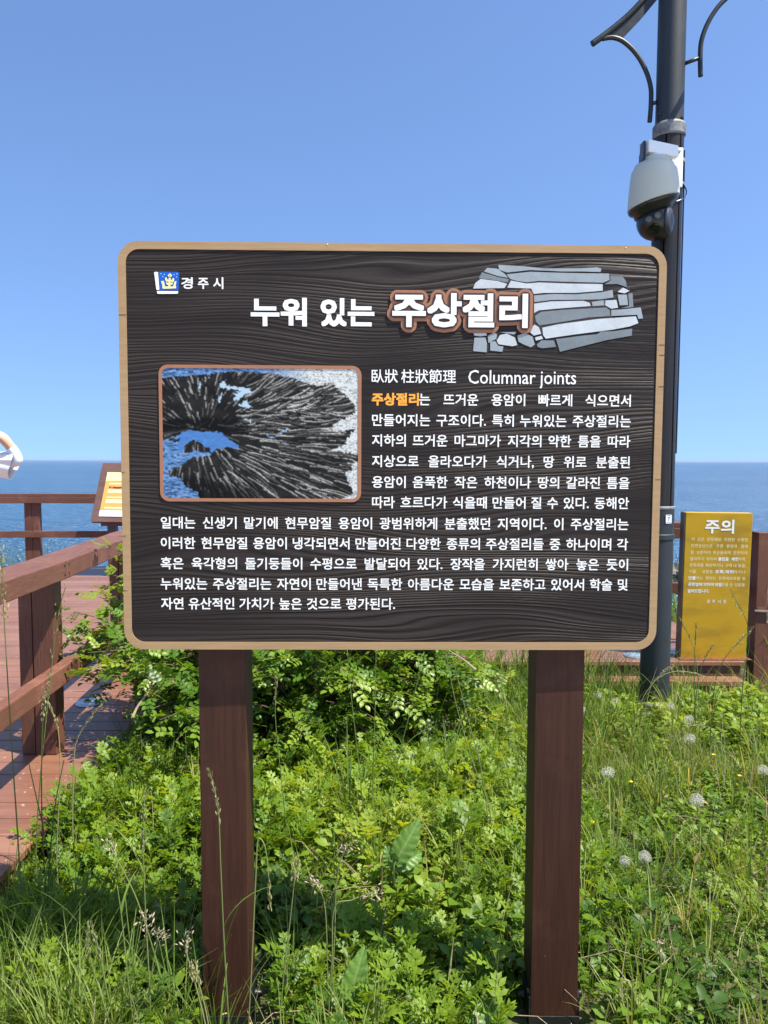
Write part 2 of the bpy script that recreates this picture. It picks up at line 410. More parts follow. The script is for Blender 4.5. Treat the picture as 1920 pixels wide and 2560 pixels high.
b = MB(); b.add([(-14, -13, 0.008), (14, -13, 0.008), (14, 0.75, 0.035), (-14, 0.75, 0.035)], [(0, 1, 2, 3)])
tag(b.build('path', paint('bounce_paving', (0.50, 0.455, 0.385), 0.85, 0.12, 3)), 'unseen pale paving behind the camera, added to bounce light onto the board', kind='structure')  # assumed paving, out of view, added to throw warm light on the board
b = MB(); SZ_ = -9.0
b.add([(-40000, 12, SZ_), (40000, 12, SZ_), (40000, 45000, SZ_), (-40000, 45000, SZ_)], [(0, 1, 2, 3)])
tag(b.build('sea', M['sea']), 'open blue sea out to the horizon', kind='structure')

b = MB()
y = 1.2; k = 0
PW, GAP = 0.130, 0.005
while y < 9.6:
    y1 = y + PW
    xr = -1.24 if y < 5.08 else 2.44
    cuts = [-7.5, -5.2 + 0.5 * (k % 3), -2.9 + 0.35 * (k % 2), xr] if y < 5.08 else [-7.5, -4.9 + 0.5 * (k % 3), -2.2, 0.1 + 0.3 * (k % 2), xr]
    for a, c in zip(cuts[:-1], cuts[1:]):
        b.box(a + 0.0015, c - 0.0015, y, y1, DZ - 0.028 + rng.uniform(-.0008, .0008), DZ + rng.uniform(-.0008, .0008))
    y += PW + GAP; k += 1
tag(b.build('boardwalk', M['deck'], bevel=0.003), 'red brown plank boardwalk', kind='structure')
# framing below the planks: fascia and joists
b = MB()
b.box(-1.20, 2.42, 5.13, 5.17, -0.16, DZ - 0.031)
b.box(-7.4, -1.30, 1.16, 1.20, -0.15, DZ - 0.031)
b.box(-1.30, -1.26, 1.16, 5.115, -0.15, DZ - 0.031)
for x in np.arange(-1.0, 2.4, 0.6): b.box(x, x + 0.05, 5.18, 9.4, -0.06, DZ - 0.031)
tag(b.build('boardwalk_frame', M['rail_x'], bevel=0.003), 'timber frame beneath the boardwalk planks', kind='structure')
b = MB()
b.box(0.62, 2.36, 4.935, 5.055, 0.034, 0.068)
b.box(0.64, 2.34, 4.96, 4.99, -0.10, 0.031); b.box(0.66, 0.74, 5.0, 5.05, -0.4, 0.03); b.box(2.24, 2.32, 5.0, 5.05, -0.4, 0.03)
tag(b.build('boardwalk_step', M['deck'], bevel=0.003), 'low plank step in front of the boardwalk', kind='structure')

# ------------------------------------------------------------------ text
def glyphs(s, bold=0.0, ext=0.012, space=1.0):
    cu = bpy.data.curves.new('lettering', 'FONT'); cu.body = s; cu.size = 1; cu.offset = bold; cu.extrude = ext
    cu.resolution_u = 2; cu.space_character = space
    o = bpy.data.objects.new('lettering', cu); COL.objects.link(o)
    dg = bpy.context.evaluated_depsgraph_get(); dg.update()
    me = bpy.data.meshes.new_from_object(o.evaluated_get(dg))
    v = np.array([p.co[:] for p in me.vertices]); f = [tuple(q.vertices) for q in me.polygons]
    bpy.data.objects.remove(o); bpy.data.curves.remove(cu); bpy.data.meshes.remove(me)
    return v, f

def put(mb, g, m, u, v, em, xs=1.0, w=0.0, du=0.0, dv=0.0, dw=0.0, bold=0.0):
    gv, gf = g
    if bold:                                   # a heavier weight: the same outline laid over itself four times
        for q, (i, j) in enumerate(((-1, -1), (1, -1), (1, 1), (-1, 1))):
            put(mb, g, m, u, v, em, xs, w, du + 0.85 * bold * em * i, dv + 0.85 * bold * em * j, dw - q * 0.00001)
        return
    mb.add([m(u + x * em * xs + du, v + y * em + dv, w + (z + 0.012) * em * 0.5 + dw) for x, y, z in gv], gf)

def line(mb, m, text, uL, uR, vc, em, bold=0.02, w=0.0006, xs=1.0, cen=0.374):
    """one justified line: words spread between uL and uR"""
    ws = [glyphs(t) for t in text.split()]
    wd = [(g[0][:, 0].max() - g[0][:, 0].min()) * em for g in ws]
    if len(ws) > 1:
        nat = sum(wd) + 0.26 * em * (len(ws) - 1)
        if nat > (uR - uL): xs *= (uR - uL) / nat
        gap = ((uR - uL) - sum(wd) * xs) / (len(ws) - 1)
    else:
        gap = 0; xs *= (uR - uL) / wd[0]
    u = uL
    for g, wi in zip(ws, wd):
        put(mb, g, m, u - g[0][:, 0].min() * em * xs, vc - cen * em, em, xs, w, bold=bold)
        u += wi * xs + gap

def rr(u0, u1, v0, v1, r, n=8):
    P = []
    for cx, cy, a0 in ((u1 - r, v1 - r, 0), (u0 + r, v1 - r, 90), (u0 + r, v0 + r, 180), (u1 - r, v0 + r, 270)):
        for i in range(n + 1):
            a = R(a0 + 90 * i / n); P.append((cx + r * math.cos(a), cy + r * math.sin(a)))
    return P

# ------------------------------------------------------------------ the big information sign
SD = 1.90
YAW, SROLL = 0.0155, 0.0025
_sx = Vector((math.cos(YAW), math.sin(YAW), 0)); SN = Vector((math.sin(YAW), -math.cos(YAW), 0))
SX = _sx * math.cos(SROLL) - Vector((0, 0, 1)) * math.sin(SROLL)
SU = Vector((0, 0, 1)) * math.cos(SROLL) + _sx * math.sin(SROLL)
SO = at(976, 1116, SD)
K = 1920 / 1659
def S(fx, fy):
    d = FWD + CR * ((fx * K - 960) / F) - CU * ((fy * K - 1280) / F)
    t = (SO - EYE).dot(SN) / d.dot(SN)
    p = EYE + d * t - SO
    return p.dot(SX), p.dot(SU)
def sp(u, v, w=0.0): return SO + SX * u + SU * v + SN * w

u0, u1 = S(261, 962)[0], S(1429.5, 962)[0]
v1, v0 = S(845, 525.5)[1], S(845, 1403.5)[1]
px = (u1 - u0) / 1168.5
sign = thing('information_sign', 'large dark wooden information board with tan rounded frame on two brown posts', 'sign', (SO.x, SO.y + 0.06, 0))
TH = 0.030
outer = rr(u0, u1, v0, v1, 44 * px); bw = 16.5 * px
inner = rr(u0 + bw, u1 - bw, v0 + bw, v1 - bw, 29 * px)
b = MB(); b.ring(outer, inner, sp, -TH, 0.0)
frame = b.build('frame', M['tan'], sign)
b = MB(); b.prism(inner, sp, -TH + 0.001, -0.0025); panel = b.build('board_panel', M['board'], sign)
# joints where the boards meet, seen across the frame
for fx, fy in ((265, 680), (265, 1158), (268, 1276), (1432, 767), (1430, 835), (1430, 745), (1423, 1036), (262, 1020)):
    u, v = S(fx, fy)
    b = MB(); b.obox(sp(u, v, 0.0002), SX, SU, SN, 7.4 * px, 0.45 * px, 0.0004); b.build('board_joint', M['dark_line'], frame)
for fx, fy in ((707, 528), (1352, 535)):
    b = MB(); b.lathe([(0.0001, 0), (0.0016, 0), (0.0012, 0.0009), (0.0001, 0.0012)], sp(*S(fx, fy), 0.0002), 10, SN); b.build('screw_head', M['white'], frame)

WB = -0.0024                                              # face of the recessed board
EM = 28 * px
rows = [('만들어지는 구조이다. 특히 누워있는 주상절리는', 804, 1363, 907), ('지하의 뜨거운 마그마가 지각의 약한 틈을 따라', 804, 1362, 951),
        ('지상으로 올라오다가 식거나, 땅 위로 분출된', 804, 1361, 996), ('용암이 움푹한 작은 하천이나 땅의 갈라진 틈을', 804, 1360, 1041),
        ('따라 흐르다가 식을때 만들어 질 수 있다. 동해안', 804, 1359, 1085),
        ('일대는 신생기 말기에 현무암질 용암이 광범위하게 분출했던 지역이다. 이 주상절리는', 347, 1358, 1129),
        ('이러한 현무암질 용암이 냉각되면서 만들어진 다양한 종류의 주상절리들 중 하나이며 각', 347, 1357, 1173),
        ('혹은 육각형의 돌기둥들이 수평으로 발달되어 있다. 장작을 가지런히 쌓아 놓은 듯이', 347, 1357, 1217),
        ('누워있는 주상절리는 자연이 만들어낸 독특한 아름다운 모습을 보존하고 있어서 학술 및', 347, 1356, 1261),
        ('자연 유산적인 가치가 높은 것으로 평가된다.', 348, 853, 1304)]
for tx, xl, xr, yc in rows:
    b = MB(); line(b, sp, tx, S(xl, yc)[0], S(xr, yc)[0], S(xl, yc)[1], EM, 0.0165, WB); b.build('text_line', M['white'], sign)
# first line: one orange word, the rest white
b = MB(); line(b, sp, '는 뜨거운 용암이 빠르게 식으면서', S(906, 862)[0], S(1363, 862)[0], S(804, 862)[1], EM, 0.0165, WB)
b.build('text_line', M['white'], sign)
b = MB(); line(b, sp, '주상절리', S(804, 862)[0], S(904, 862)[0], S(804, 862)[1], EM, 0.042, WB)
b.build('highlighted_word', M['orange'], sign)
b = MB()
line(b, sp, '臥狀 柱狀節理', S(803, 812)[0], S(985, 812)[0], S(803, 812)[1], 31 * px, 0.008, WB)
b.build('subtitle_lettering', M['white'], sign); b = MB()
line(b, sp, 'Columnar joints', S(1012, 812)[0], S(1245, 812)[0], S(803, 812)[1], 42 * px, 0.003, WB, cen=0.35)
b.build('subtitle_lettering', M['white'], sign)

def fat(mb, text, xl, xr, yc, em, rad, w, m=sp, n=10, square=False):
    """lettering thickened to a heavy weight"""
    u, v = S(xl, yc); uR = S(xr, yc)[0]
    for i, t in enumerate(text if isinstance(text, list) else [text]):
        g = glyphs(t[0] if isinstance(t, tuple) else t)
        a, c = (t[1], t[2]) if isinstance(t, tuple) else (xl, xr)
        ua, uc = S(a, yc)[0], S(c, yc)[0]
        xs = (uc - ua - 2 * rad) / ((g[0][:, 0].max() - g[0][:, 0].min()) * em)
        offs = [(0, 0)] + [(rad * math.cos(2 * math.pi * j / n), rad * math.sin(2 * math.pi * j / n)) for j in range(n)]
        if square: offs = [(0.88 * rad * i, 0.88 * rad * j) for i in (-1, 0, 1) for j in (-1, 0, 1)]
        if rad > 0.006: offs += [(rad * .5 * math.cos(2 * math.pi * j / n), rad * .5 * math.sin(2 * math.pi * j / n)) for j in range(n)]
        for q, (du, dv) in enumerate(offs):
            put(mb, g, m, ua + rad - g[0][:, 0].min() * em * xs, v - 0.374 * em, em, xs, w, du, dv, -q * 0.000012)
b = MB(); fat(b, [('누워', 541, 663), ('있는', 692, 809)], 541, 809, 673, 62 * px, 2.4 * px, WB, square=True)
b.build('title_lettering', M['white'], sign)
b = MB(); fat(b, [('주상절리', 836, 1151)], 836, 1151, 670, 74 * px, 13.5 * px, WB + 0.0022, n=22)
plq = b.build('title_plaque', M['copper'], sign)
b = MB(); fat(b, [('주상절리', 843, 1144)], 843, 1144, 670, 74 * px, 6.8 * px, WB + 0.0045, n=14)
b.build('letter_outline', M['dark_line'], plq)
b = MB(); fat(b, [('주상절리', 847, 1140)], 847, 1140, 670, 74 * px, 2.9 * px, WB + 0.0060, square=True)
b.build('plaque_lettering', M['white'], plq)

# column-stone drawing
def r2(x, y): return S((960 + x / 2.242) / K, (580 + y / 2.242) / K)
STN = [('m', '642,183 770,190 900,203 1100,203 1195,197 1220,205 1215,223 1110,220 1000,220 820,212 690,226 645,210'),
 ('m', '580,200 636,205 676,232 698,256 640,246 560,220'), ('d', '550,224 640,252 702,263 693,282 600,266 532,258'),
 ('m', '688,236 820,222 1000,228 1100,230 1262,232 1266,268 1230,283 1030,278 870,273 800,281 747,273 708,262'),
 ('d', '1270,245 1340,250 1358,275 1362,308 1310,290 1237,292 1270,272'), ('l', '512,285 542,262 640,275 690,289 676,313 500,316'),
 ('l', '712,271 800,288 870,282 1030,288 1226,291 1227,328 1080,340 900,340 840,346 826,316 692,311'),
 ('m', '842,355 950,347 1080,349 1220,337 1282,324 1287,366 1220,376 1150,378 940,380 842,392'),
 ('l', '842,401 940,388 1120,385 1153,396 1160,414 1000,426 870,438 842,453'), ('m', '1166,391 1233,381 1237,410 1170,415'),
 ('l', '1242,383 1304,379 1313,424 1275,429 1241,410'), ('d', '847,470 882,447 1000,436 1248,422 1267,440 1269,470 1150,478 970,508 872,523 852,500'),
 ('m', '1275,436 1322,434 1440,422 1453,484 1427,486 1421,463 1275,470'),
 ('l', '888,536 976,517 1200,487 1413,472 1427,510 1380,528 1280,547 1080,572 907,597 893,578'),
 ('d', '965,600 1100,582 1197,572 1217,557 1282,556 1392,541 1390,580 1250,605 1050,655 987,671'), ('l', '1310,335 1340,311 1378,329 1350,343'),
 ('m', '1310,350 1363,350 1369,408 1322,410'), ('d', '1370,345 1394,341 1399,420 1327,427 1375,413'), ('l', '502,566 573,566 577,579 540,584 507,580'),
 ('m', '507,592 569,591 578,625 576,674 500,667'), ('m', '582,582 620,560 634,575 630,598 586,622'), ('l', '632,608 652,576 690,569 734,591 748,633 720,640 642,628'),
 ('m', '596,616 624,611 640,637 670,642 664,671 596,664'), ('m', '650,561 742,560 730,574'), ('m', '748,580 790,566 833,586 846,630 825,646 782,629 754,614'),
 ('l', '818,560 842,518 868,532 882,570 840,580'), ('l', '848,590 884,581 892,598 852,608'), ('d', '858,630 882,607 953,607 965,643 890,651 862,644')]
draw = MB(); draw.prism([r2(*p) for p in ((560, 262), (1200, 262), (1215, 300), (1290, 470), (1200, 530), (850, 575), (800, 300))], sp, WB, WB + 0.0002)
pic = draw.build('stone_drawing', M['dark_line'], sign)
for key, mt in (('l', 'stone_light'), ('m', 'stone_mid'), ('d', 'stone_dark')):
    for q, (kk, s_) in enumerate(STN):
        if kk == key:
            b = MB(); b.prism([r2(*map(float, p.split(','))) for p in s_.split()][::-1], sp, WB, WB + 0.0008 + q * 0.00002); b.build('drawn_stone', M[mt], pic)

# city emblem
def e2(x, y): return S((370 + x / 7.9) / K, (670 + y / 7.9) / K)
def poly(mb, s_, w0, w1, fn=e2): mb.prism([fn(*map(float, p.split(','))) for p in s_.split()][::-1], sp, w0, w1)
b = MB(); poly(b, '205,72 225,66 590,72 610,84 604,425 590,442 240,442 228,430', WB, WB + 0.0012); emb = b.build('emblem', M['blue'], sign)
b = MB(); poly(b, '118,84 126,76 186,74 193,82 222,420 212,430 172,430 162,420', WB, WB + 0.0014); poly(b, '172,452 590,456 594,464 584,500 574,506 196,508 180,500', WB, WB + 0.0014)
b.build('emblem_bar', M['white'], emb)
b = MB(); W0 = WB + 0.0012
for i, s_ in enumerate(('275,368 345,363 555,363 550,400 290,408', '255,258 308,254 335,368 292,372', '522,266 560,260 540,366 496,366', '408,190 442,190 440,366 400,366',
           '332,192 365,185 378,228 480,233 482,200 515,200 508,268 352,264', '350,287 380,283 390,298 460,293 466,280 492,280 478,326 376,330',
           '386,146 432,100 476,146 456,172 406,172')): poly(b, s_, W0, W0 + 0.0006 + i * 0.00003)
b.build('emblem_crown', M['gold'], emb)
for x, y_ in ((255, 112), (322, 125), (290, 168), (512, 132), (570, 115), (562, 175)):
    b = MB(); b.prism([e2(x + 10 * math.cos(a), y_ - 10 * math.sin(a)) for a in np.linspace(0, 2 * math.pi, 8, endpoint=False)], sp, W0, W0 + 0.0005); b.build('emblem_dot', M['pale_blue'], emb)
b = MB(); b.prism([e2(432 + 11 * math.cos(a), 145 - 11 * math.sin(a)) for a in np.linspace(0, 2 * math.pi, 8, endpoint=False)], sp, W0, W0 + 0.0011)
b.build('emblem_eye', M['dark_line'], emb)
b = MB()
for ch, a, c in (('경', 391, 416), ('주', 427, 450), ('시', 460, 482)): fat(b, [(ch, a, c)], a, c, 611, 26 * px, 0.6 * px, WB, n=6)
b.build('emblem_lettering', M['white'], sign)

# the printed photograph of the fan of basalt columns
def r3(x, y): return S((360 + x / 2.9625) / K, (880 + y / 2.9625) / K)
pu0, pv1 = r3(106, 92); pu1, pv0 = r3(1608, 1112)
b = MB(); po = rr(pu0, pu1, pv0, pv1, 20 * px); pi_ = rr(pu0 + 7 * px, pu1 - 7 * px, pv0 + 7 * px, pv1 - 7 * px, 14 * px)
b.ring(po, pi_, sp, WB, 0.0002); pf = b.build('photo_frame', M['copper'], sign)
NX, NY = 330, 226
gx = np.linspace(128, 1586, NX); gy = np.linspace(112, 1091, NY)
GX, GY = np.meshgrid(gx, gy)
def inside(pts):
    P = np.array([list(map(float, p.split(','))) for p in pts.split()]); ins = np.zeros(GX.shape, bool); n = len(P)
    for i in range(n):
        (xa, ya), (xb, yb) = P[i], P[(i + 1) % n]
        c = ((ya > JY) != (yb > JY)); xx = (xb - xa) * (JY - ya) / (yb - ya + 1e-9) + xa
        ins ^= c & (JX < xx)
    return ins
def vnoise(X, Y, seed):
    r_ = np.random.default_rng(seed).random((64, 64)); xi, yi = np.floor(X).astype(int), np.floor(Y).astype(int)
    fx, fy = X - xi, Y - yi; fx = fx * fx * (3 - 2 * fx); fy = fy * fy * (3 - 2 * fy)
    q = lambda a, c: r_[a % 64, c % 64]
    return (q(xi, yi) * (1 - fx) + q(xi + 1, yi) * fx) * (1 - fy) + (q(xi, yi + 1) * (1 - fx) + q(xi + 1, yi + 1) * fx) * fy
JX = GX + (vnoise(GX / 13, GY / 13, 1) - .5) * 20; JY = GY + (vnoise(GX / 13, GY / 13, 2) - .5) * 20
rock = inside('100,190 250,175 400,165 520,150 640,135 800,140 930,150 1060,175 1200,215 1290,240 1380,215 1440,270 1500,310 1550,370 1575,430 1480,490 1400,530 1390,580 1560,560 1500,640 1490,680 1380,720 1620,760 1610,790 1540,830 1545,875 1480,890 1510,950 1555,1050 1400,1130 400,1130 390,1040 300,1010 260,940 160,920 165,880 260,845 350,780 470,770 520,720 600,700 690,715 700,690 640,650 560,600 520,585 440,590 340,575 280,580 250,620 100,660')
for h_ in ('556,225 600,200 600,250 700,256 775,265 805,295 745,300 700,345 650,350 715,280 610,268 560,262', '755,340 770,385 805,412 740,402 695,392', '545,330 582,280 575,335 548,380', '895,605 965,632 960,645 900,622', '975,600 1062,556 1070,572 1000,604', '395,215 415,220 418,270 400,260', '650,300 720,285 690,335', '1050,690 1040,672 1000,664', '745,492 790,505 780,520'):
    rock &= ~inside(h_)
rock |= inside('285,690 350,650 400,660 440,700 490,715 480,745 430,745 380,725 320,745 255,745 300,715')
rock |= inside('180,640 250,640 250,668 180,660')
pr = random.Random(23)
lum = 0.008 + 0.02 * vnoise(GX / 6, GY / 6, 9) * vnoise(GX / 30, GY / 30, 10)
ngrain = 0.45 + 0.75 * vnoise(GX / 7, GY / 5, 8)
sx_, sy_ = (gx[1] - gx[0]), (gy[1] - gy[0])
cols_ = []
for _ in range(560):
    x, y_ = pr.uniform(110, 1600), pr.uniform(110, 1110)
    if x < 760 and y_ < 530: cx, cy, ln, wd, gain = 430, 640, pr.uniform(45, 100), pr.uniform(19, 32), 0.75
    elif y_ > 740 and x < 700: cx, cy, ln, wd, gain = 330, 480, pr.uniform(80, 200), pr.uniform(20, 36), 0.8
    else: cx, cy, ln, wd, gain = 380, 570, pr.uniform(110, 340), pr.uniform(14, 25), 1.0
    a = math.atan2(y_ - cy, x - cx) * (0.92 if x > 700 else 1.0) + pr.gauss(0, 0.035)
    cols_.append((y_, x, a, ln, wd, gain * (0.25 if pr.random() < 0.45 else 1.0)))
cols_.sort(key=lambda c: c[0] + 0.15 * c[1])
for y_, x, a, ln, wd, gain in cols_:
    c_, s_ = math.cos(a), math.sin(a)
    i0, i1 = max(0, int((x - ln - 111) / sx_) - 2), min(NX, int((x + ln - 111) / sx_) + 3); j0, j1 = max(0, int((y_ - ln - 111) / sy_) - 2), min(NY, int((y_ + ln - 111) / sy_) + 3)
    if i1 <= i0 or j1 <= j0: continue
    X, Y = GX[j0:j1, i0:i1] - x, GY[j0:j1, i0:i1] - y_
    al = X * c_ + Y * s_; ac = (-X * s_ + Y * c_) * (1 if c_ > 0 else -1) + (vnoise((al + 900) / 30, al * 0 + y_, 31) - .5) * 5 + al * al * 0.0011 * (1 if y_ < 560 else -0.6)
    m_ = (np.abs(al) < ln / 2) & (np.abs(ac) < wd / 2); f_ = ac / wd + 0.5
    br = np.where(f_ < 0.30, 0.42, np.where(f_ < 0.46, 0.16, np.where(f_ < 0.8, 0.03, 0.006)))
    br = np.where(vnoise((al + 900) / 24, al * 0 + x, 32) < 0.16, br * 0.25, br)
    lum[j0:j1, i0:i1] = np.where(m_, 0.005 + br * gain * ngrain[j0:j1, i0:i1], lum[j0:j1, i0:i1])
dk = np.clip((GY - 455) / 50, 0, 1) * np.clip((650 - GY) / 50, 0, 1) * np.clip((760 - GX) / 80, 0, 1)
dk = np.maximum(dk, np.clip((GY - 905 - 0.10 * (GX - 300)) / 70, 0, 1) * np.clip((900 - GX) / 100, 0, 1))
lum = lum * (1 - 0.85 * dk) * (0.45 + 0.9 * vnoise(GX / 80, GY / 50, 22))
C = np.stack([lum * 1.0, lum * 0.97, lum * 0.90], -1)
ws = vnoise(GX / 22, GY / 7, 3); w2 = vnoise(GX / 9, GY / 5, 4)
sea = np.stack([0.06 + 0.30 * ws * w2, 0.20 + 0.34 * ws * w2, 0.48 + 0.30 * ws * w2], -1)
dkw = (ws < 0.35)[..., None]; sea = np.where(dkw, sea * 0.45, sea)
spark = np.clip((GX - 820) / 420, 0, 1) * np.clip(1.2 - np.abs(GX - 1400) / 900, 0, 1)
sv = np.where(vnoise(GX / 11, GY / 6, 6) * 0.6 + vnoise(GX / 5, GY / 4, 7) * 0.4 > 0.40, 0.82, 0.30)
sea = sea * (1 - spark[..., None]) + spark[..., None] * np.stack([sv * 0.96, sv, sv * 0.97], -1)
pool = ((GX > 240) & (GX < 720) & (GY > 560) & (GY < 740))[..., None]
sea = np.where(pool, np.array([0.085, 0.24, 0.58]) * (0.85 + 0.3 * ws[..., None]), sea)
hole = ((GX > 380) & (GX < 1080) & (GY > 195) & (GY < 560))[..., None]
sea = np.where(hole, np.array([0.50, 0.68, 0.82]), sea)
C = np.where(rock[..., None], C * 0.9, sea * 0.66)
Cp = np.pad(C, ((1, 1), (1, 1), (0, 0)), mode='edge')
C = 0.6 * C + 0.4 * sum(Cp[a:a + NY, c:c + NX] for a in range(3) for c in range(3)) / 9
t = NT('printed_photograph'); at_ = t.n('ShaderNodeAttribute', attribute_name='print'); t.fin(at_.outputs['Color'], 0.6, 0, 0.15); M['print'] = t.m
U = np.linspace(pu0 + 6.6 * px, pu1 - 6.6 * px, NX); Vv = np.linspace(pv1 - 6.6 * px, pv0 + 6.6 * px, NY)
rc = 14 * px
pts, cols = [], []
hu, hv_ = (U[-1] - U[0]) / 2, (Vv[0] - Vv[-1]) / 2; mu, mv = (U[-1] + U[0]) / 2, (Vv[0] + Vv[-1]) / 2
for j in range(NY):
    for i in range(NX):
        du, dv = U[i] - mu, Vv[j] - mv
        ax, ay = abs(du) - (hu - rc), abs(dv) - (hv_ - rc)
        if ax > 0 and ay > 0:
            L = math.hypot(ax, ay)
            if L > rc: du = math.copysign(hu - rc + ax * rc / L, du); dv = math.copysign(hv_ - rc + ay * rc / L, dv)
        pts.append(sp(mu + du, mv + dv, WB + 0.0012)[:])
Fq = np.array([(j * NX + i, (j + 1) * NX + i, (j + 1) * NX + i + 1, j * NX + i + 1) for j in range(NY - 1) for i in range(NX - 1)])
ph = npmesh('printed_photo', np.array(pts), Fq, M['print'], sign)
ca = ph.data.attributes.new('print', 'FLOAT_COLOR', 'POINT')
ca.data.foreach_set('color', np.concatenate([C, np.ones((NY, NX, 1))], -1).astype(np.float32).ravel())

# posts of the sign
def sign_post(pxl, pxr, d):
    xl, xr = at(pxl, 2300, d).x, at(pxr, 2300, d).x
    top, zs = 1.93, at(pxl, 2538, d).z
    dep = 0.112
    b = MB()
    b.box(xl, xr, d, d + dep * 0.54, -0.1, top); b.box(xl + 0.001, xr - 0.001, d + dep * 0.56, d + dep, -0.1, top); b.box(xl + 0.006, xr - 0.006, d + dep * .54, d + dep * .56, -0.1, top - .01)
    p = b.build('post', M['sign_post'], sign, bevel=0.003)
    b = MB(); t_ = 0.005
    b.box(xl - t_, xr + t_, d - t_, d - 0.0006, -0.1, zs); b.box(xl - t_, xl - 0.0006, d - 0.0004, d + dep + t_, -0.1, zs + 0.05); b.box(xr + 0.0006, xr + t_, d - 0.0004, d + dep + t_, -0.1, zs + 0.05)
    b.build('base_shoe', M['steel_black'], p, bevel=0.001)
    for sd, xx in ((1, xr + t_), (-1, xl - t_)):
        b = MB(); b.lathe([(0.013, 0), (0.013, 0.008), (0.0105, 0.010), (0.010, 0.015), (0.0085, 0.0195), (0.005, 0.023), (0.0005, 0.0245)], (xx, d + 0.055, zs + 0.022), 16, (sd, 0, 0))
        b.build('dome_nut', M['steel_black'], p, smooth=True)
sign_post(505, 619, 1.934); sign_post(1330, 1448, 1.937)

# ------------------------------------------------------------------ street lamp column
PX, PY = at(1634, 1790, 4.3).x, 4.3
lamp = thing('street_lamp', 'tall dark lamp column with curved bracket arms behind the right end of the board', 'street lamp', (PX, PY, 0.05))
def zpix(py, d=4.3): return at(1670, py, d).z
z1, zr, zm, zt = zpix(1268), zpix(1341), zpix(332), 5.4
b = MB(); b.lathe([(0.081, 0.0), (0.081, z1 - 0.004), (0.077, z1)], (PX, PY, 0), 48); b.build('lower_column', M['pole'], lamp, smooth=False)
for n_, (za, zb, rr_, mt) in {'column_band': (zr - 0.012, zr + 0.014, 0.086, 'pole'), 'column_rim': (z1 - 0.006, z1 + 0.004, 0.083, 'ring')}.items():
    b = MB(); b.lathe([(rr_ - 0.006, za - 0.006), (rr_, za), (rr_, zb), (rr_ - 0.006, zb + 0.005)], (PX, PY, 0), 48); b.build(n_, M[mt], lamp)
b = MB()                                                   # timber cladding with open joints
n = 96; prof = []
for k in range(n):
    a = 2 * math.pi * k / n; g = (k % 16) in (0,)
    prof.append((PX + (0.066 if g else 0.0775) * math.cos(a), PY + (0.066 if g else 0.0775) * math.sin(a)))
b.prism(prof, lambda u, v, w_: Vector((u, v, w_)), z1 + 0.0045, zm); b.build('timber_cladding', M['pole_wood'], lamp)
b = MB(); b.lathe([(0.079, zm - 0.03), (0.086, zm - 0.022), (0.087, zm + 0.028), (0.080, zm + 0.040), (0.076, zm + 0.040)], (PX, PY, 0), 48); b.build('worn_collar', M['ring'], lamp, smooth=False)
b = MB(); b.lathe([(0.0735, zm + 0.041), (0.070, zt), (0.055, zt + 0.05), (0.01, zt + 0.08)], (PX, PY, 0), 48); b.build('upper_column', M['pole'], lamp, smooth=False)
b = MB(); b.lathe([(0.125, 0.05), (0.125, 0.085), (0.10, 0.095), (0.0965, 0.135), (0.083, 0.15)], (PX, PY, 0.0), 40); b.build('base_flange', M['ring'], lamp)
for x_, y_ in ((785, 922), (783, 998), (948, 972)):
    q = at(1420 + x_ / 3.318, y_ / 3.318, PY - 0.072); dx = q.x - PX; q.y = PY - math.sqrt(max(0.0, 0.073 ** 2 - dx * dx)); dr = Vector((dx, q.y - PY, 0)).normalized()
    b = MB(); b.lathe([(0.009, -0.002), (0.009, 0.006), (0.006, 0.011), (0.001, 0.012)], q, 12, dr); b.build('bolt', M['steel_black'], lamp)
def r7(x, y_, d=PY): return at(1420 + x / 3.318, y_ / 3.318, d)
def smooth_path(P, n=8):
    P = [Vector(p) for p in P]; o = []
    for i in range(len(P) - 1):
        a, b_, c, d = P[max(i - 1, 0)], P[i], P[i + 1], P[min(i + 2, len(P) - 1)]
        for k in range(n):
            t_ = k / n
            o.append(0.5 * ((2 * b_) + (-a + c) * t_ + (2 * a - 5 * b_ + 4 * c - d) * t_ ** 2 + (-a + 3 * b_ - 3 * c + d) * t_ ** 3))
    o.append(P[-1]); return o
Lthick = [r7(200, 365), r7(290, 300), r7(400, 215), r7(520, 110), r7(640, -20), r7(770, -190)]
Lthin = [r7(285, 322), r7(370, 312), r7(460, 345), r7(560, 440), r7(640, 575), r7(685, 720), r7(688, 860), r7(677, 1012)]
Lweb = [r7(300, 318), r7(450, 322), r7(600, 165), r7(770, -40), r7(770, -120), r7(640, -20), r7(520, 110), r7(400, 215)]
def arm(side):
    if side < 0: f = lambda p: Vector(p)
    else: f = lambda p: Vector((2 * PX - p[0] + (0.035 if p[2] < 3.2 else 0.035), p[1] - 0.05, p[2] + 0.215))
    b = MB(); b.tube(smooth_path([f(p) for p in Lthick]), 0.0165, 14)
    a = b.build('bracket_arm', M['arm'], lamp, smooth=True)
    b = MB(); b.tube(smooth_path([f(p) for p in Lthin]), 0.0125, 12); b.build('curved_strut', M['arm'], a, smooth=True)
    pts = [f(p) for p in Lweb]; b = MB(); y_ = pts[0].y
    b.add([(p.x, y_ - 0.004, p.z) for p in pts] + [(p.x, y_ + 0.004, p.z) for p in pts], [tuple(range(8)), tuple(reversed(range(8, 16)))] + [(i, 8 + i, 8 + (i + 1) % 8, (i + 1) % 8) for i in range(8)])
    b.build('web_plate', M['arm'], a)
    b = MB(); s0 = f(r7(696, 862)); b.tube([s0, Vector((PX + (0.06 if side > 0 else -0.06), PY - (0.03 if side > 0 else 0), s0.z + (0.014 if side < 0 else -0.02)))], 0.010, 10); b.build('stub', M['arm'], a, smooth=True)
arm(-1); arm(1)
